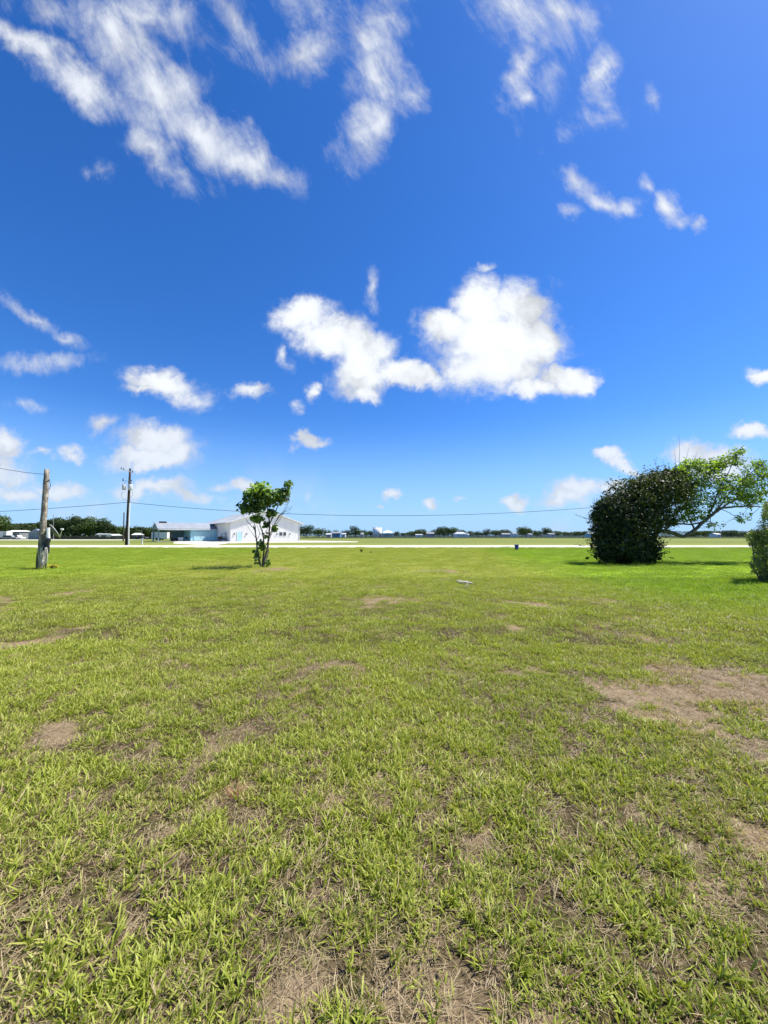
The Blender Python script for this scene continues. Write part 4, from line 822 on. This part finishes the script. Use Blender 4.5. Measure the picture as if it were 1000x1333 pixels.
# ------------------------------------------------------------------ far buildings and vehicles
def house(name, label, px0, px1, ye, yr, Y, wall, roof, cat='house', D=8, door=True, wins=2, hip=.0, over=.4, side=False, rzz=0):
    k = Y / F; a = P(px0, 697, Y).x; b = P(px1, 697, Y).x; ze = P(500, ye, Y).z; zr = P(500, yr, Y).z; w = b - a
    o = thing(name, label, cat, ((a + b) / 2, Y, 0), rzz); h = w / 2
    box('wall', MA[wall], o, -h, h, 0, D, 0, ze)
    if side: MB().prism([(-h - over, ze + .003), (h + over, ze + .003), (0, zr)], -over, D + over).build('roof', MA[roof], o)
    else:
        v = [(-h - over, -over, ze + .003), (h + over, -over, ze + .003), (h + over, D + over, ze + .003), (-h - over, D + over, ze + .003), (-h - over + hip, D / 2, zr), (h + over - hip, D / 2, zr)]
        MB().add(v, [(3, 2, 1, 0), (0, 1, 5, 4), (1, 2, 5), (2, 3, 4, 5), (3, 0, 4)]).build('roof', MA[roof], o)
    if door: d_ = box('door', MA['grey'], o, -.5, .5, -.05, -.002, .05, min(2.1, ze - .2))
    for i in range(wins):
        x = -h + w * (i + .6) / (wins + .2) ; x = x if abs(x) > .9 else x + 1.6
        if abs(x) < h - .6: w_ = box('window', MA['glass'], o, x - .45, x + .45, -.04, -.002, ze * .42, ze * .78); box('frame', MA['trim'], w_, x - .55, x + .55, -.07, -.042, ze * .36, ze * .42 - .002)
    return o
house('blue_house', 'small sky blue house on the far side of the field', 432.3, 442.8, 694.2, 692.0, 300, 'house_blue', 'grey', wins=2, D=7)
house('white_house', 'tiny white house just left of the blue house', 424.5, 431, 695.8, 694.0, 340, 'cream', 'pale_grey', wins=1)
house('white_shed', 'tiny white shed between the blue house and the darkest round tree', 444.5, 449.5, 695.3, 693.8, 345, 'white_metal', 'pale_grey', 'shed', wins=0)
house('pale_shed', 'tiny pale shed left of the storage tank behind the round tree', 469, 473, 695.5, 693.2, 345, 'cream', 'pale_grey', 'shed', wins=0)
tk = thing('storage_tank', 'tall white cylindrical storage tank at the far field edge', 'tank', (P(491.2, 697, 340).x, 340, 0))
zt = P(491, 686.8, 340).z; MB().tube([(0, 0, 0), (0, 0, zt)], 4.0, 28).build('shell', MA['white_metal'], tk, smooth=True)
MB().tube([(0, 0, zt), (0, 0, zt + .5)], [4.1, .3], 28).build('roof', MA['roof_metal'], tk)
lad = MB()
for x in (-.3, .3): lad.tube([(1.5 + x, -3.95, .2), (1.5 + x, -3.95, zt)], .05, 4)
for i in range(18): lad.tube([(1.2, -3.95, .4 + i * zt / 19), (1.8, -3.95, .4 + i * zt / 19)], .04, 4)
lad.build('ladder', MA['grey'], tk)
pv = thing('pavilion', 'open white pavilion with a low pyramid roof beside the storage tank', 'pavilion', (P(505, 697, 335).x, 335, 0))
zr, ze = P(505, 690.2, 335).z, P(505, 693.2, 335).z; h = 5.0
MB().add([(-h, -h, ze), (h, -h, ze), (h, h, ze), (-h, h, ze), (0, 0, zr)], [(3, 2, 1, 0), (0, 1, 4), (1, 2, 4), (2, 3, 4), (3, 0, 4)]).build('roof', MA['white_metal'], pv)
for x in (-4.5, -1.5, 1.5, 4.5):
    for y in (-4.5, 4.5): box('post', MA['trim'], pv, x - .18, x + .18, y - .18, y + .18, 0, ze - .002)
box('back_wall', MA['pale_grey'], pv, -4.3, 4.3, 3.6, 3.8, 0, ze * .75)
house('white_farmhouse', 'white farmhouse with a pale hipped roof among the far trees', 592.5, 608, 695.0, 692.3, 340, 'white_metal', 'pale_grey', D=9, hip=3, wins=2)
house('farmhouse_wing', 'low white outbuilding joined close to the right of the farmhouse', 608.6, 611, 695.9, 694.8, 338, 'white_metal', 'pale_grey', 'outbuilding', wins=0, door=False)
house('white_cabin', 'small upright white cabin below the hazy trees', 668.2, 673.2, 694.3, 693.1, 345, 'white_metal', 'pale_grey', 'cabin', wins=1)
house('long_house', 'long low pale roofed house left of the small white cabin', 654.5, 665, 695.6, 693.8, 370, 'pale_grey', 'grey', wins=2)
house('pale_house', 'low pale house just right of the broad domed tree', 689.5, 693.5, 695.8, 694.3, 350, 'cream', 'grey', wins=1)
house('cream_hut', 'cream hut with tan roof under the dark domed tree', 715.5, 722.5, 695.4, 693.9, 345, 'cream', 'grey', 'hut', wins=1)
house('grey_barn', 'long grey barn roof beside the tallest tree left of the farmhouse', 556, 565, 694.8, 692.4, 360, 'grey', 'grey', 'barn', wins=1)
house('low_white_barn', 'low white barn before the broad mounded tree', 541.5, 550, 696.2, 695.2, 350, 'white_metal', 'pale_grey', 'barn', wins=0)
house('teal_shed', 'pale teal shed just left of the dark bush', 768.5, 775, 695.3, 693.5, 300, 'blue', 'pale_grey', 'shed', wins=0)
house('tiny_white_house', 'tiny white house in the gap under the windswept tree', 933, 938.5, 695.4, 694.0, 350, 'white_metal', 'white_metal', wins=1)
house('metal_shed', 'grey galvanised shed with gable front behind the weathered pole', 37, 57, 694, 688.6, 150, 'shed', 'shed', 'shed', D=2.6, side=True, door=False, wins=0)
house('long_white_roof', 'low shelter with a long white roof behind the parked vehicles', 9, 25, 692.0, 690.2, 168, 'grey', 'white_metal', 'shelter', D=6, wins=0, door=False)
house('white_shelter', 'low building with a bright white roof right of the power pole', 172.5, 177, 696.2, 693.8, 165, 'grey', 'white_metal', 'shelter', D=5, wins=0, door=False)
house('white_canopy', 'white roofed canopy before the green tree left of the power pole', 143, 149.5, 697.0, 695.2, 162, 'pale_grey', 'white_metal', 'shelter', D=4, wins=0, door=False)
house('white_kiosk', 'narrow white kiosk left of the white roofed canopy', 126, 129.5, 695.6, 694.4, 158, 'white_metal', 'pale_grey', 'kiosk', D=3, wins=0)
house('second_kiosk', 'narrow pale kiosk directly beside the white roofed canopy', 134.5, 138.5, 695.6, 694.5, 159, 'pale_grey', 'pale_grey', 'kiosk', D=3, wins=0)
def trailer(px0, px1, top, Y, label):
    a = P(px0, 697, Y).x; b = P(px1, 697, Y).x; z = P(500, top, Y).z; o = thing('box_trailer', label, 'trailer', ((a + b) / 2, Y, 0)); h = (b - a) / 2
    box('body', MA['pvc'], o, -h, h, 0, 2.4, .55, z); box('frame', MA['dark_metal'], o, -h, h, .2, 2.2, .42, .548)
    for x in (h - 1.8, h - 2.8): MB().tube([(x, -.05, .4), (x, .2, .4)], .4, 12).build('wheel', MA['dark'], o)
    box('door', MA['pale_grey'], o, h - .04 - 1.1, h - .3, -.04, -.002, .7, z - .3)
trailer(-12, 8.3, 691.6, 146, 'white box trailer cut by the photo edge')
def car(px, Y, col, label, L_=4.6, hh=1.6, rz_=0, nm='parked_car', cab='suv'):
    o = thing(nm, label, 'car' if cab == 'suv' else 'pickup', (P(px, 697, Y).x, Y, 0), rz_); h = L_ / 2; hb = hh * .58
    MB().prism([(-h, .35), (h, .35), (h, hb * .9), (h - .9, hb), (-h, hb)], -.88, .88).build('body', MA[col], o)
    c0, c1 = (-h + .1, h - 1.3) if cab == 'suv' else (-.6, h - 1.4)
    MB().prism([(c0, hb + .002), (c1, hb + .002), (c1 - .55, hh), (c0 + .3, hh)], -.78, .78).build('cabin', MA[col], o)
    for y in (-.80, .782): MB().prism([(c0 + .25, hb + .06), (c1 - .2, hb + .06), (c1 - .62, hh - .1), (c0 + .42, hh - .1)], y, y + .018).build('window', MA['glass'], o)
    for x in (-h + .85, h - .85):
        for y in (-.93, .73): w = MB().tube([(x, y, .34), (x, y + .2, .34)], .34, 14).build('wheel', MA['dark'], o); MB().tube([(x, y - .01, .34), (x, y + .21, .34)], .19, 10).build('rim', MA['pale_grey'], w)
    for y in (-.65, .65): box('headlight', MA['pvc'], o, h + .002, h + .03, y - .15, y + .15, hb * .6, hb * .8)
car(14, 143, 'grey', 'dark grey car parked beside the white box trailer', rz_=R(12)); car(24, 146, 'pvc', 'white car parked before the grey metal shed', rz_=R(-10))
car(20, 156, 'dark_metal', 'black van parked behind the white and grey cars', 5.2, 2.2); car(183, 150, 'dark_metal', 'dark pickup parked right of the power pole', 5.2, 1.7, nm='parked_pickup', cab='p')
# board fence in front of the left trees: separate boards where they can be told apart is beyond the photo; posts and rails are
fa, fb = P(64, 697, 152).x, P(206, 697, 152).x; fo = thing('board_fence', 'low dark weathered board fence running before the big trees', 'fence', ((fa + fb) / 2, 152, 0)); hw_ = (fb - fa) / 2
bd = MB(); x = -hw_
while x < hw_: bd.box(x, x + .13, 0, .03, .05, 1.25 + random.uniform(-.05, .05)); x += .16
bo = bd.build('boards', MA['fence'], fo); bo['kind'] = 'stuff'
for z in (.4, 1.0): box('rail', MA['fence'], fo, -hw_, hw_, .032, .09, z, z + .09)
n = int(hw_ * 2 / 2.6)
pm = None
for i in range(n + 1):
    if pm is None: pm = box('post', MA['fence'], fo, -.06, .06, .092, .2, 0, 1.3); pm.location.x = -hw_
    else: q = pm.copy(); C.objects.link(q); q.parent = fo; q.location.x = -hw_ + i * 2.6
# pale wire fence line behind the far crop
w0, w1 = P(392, 697, 318).x, P(780, 697, 318).x; lf_ = thing('rail_fence', 'pale low rail fence along the far edge of the field', 'fence', ((w0 + w1) / 2, 318, 0)); hw_ = (w1 - w0) / 2
for z in (.75, 1.15): box('rail', MA['trim'], lf_, -hw_, hw_, -.04, .04, z, z + .16)
pm = None
for i in range(int(hw_ * 2 / 4) + 1):
    if pm is None: pm = box('post', MA['trim'], lf_, -.08, .08, .042, .18, 0, 1.35); pm.location.x = -hw_
    else: q = pm.copy(); C.objects.link(q); q.parent = lf_; q.location.x = -hw_ + i * 4
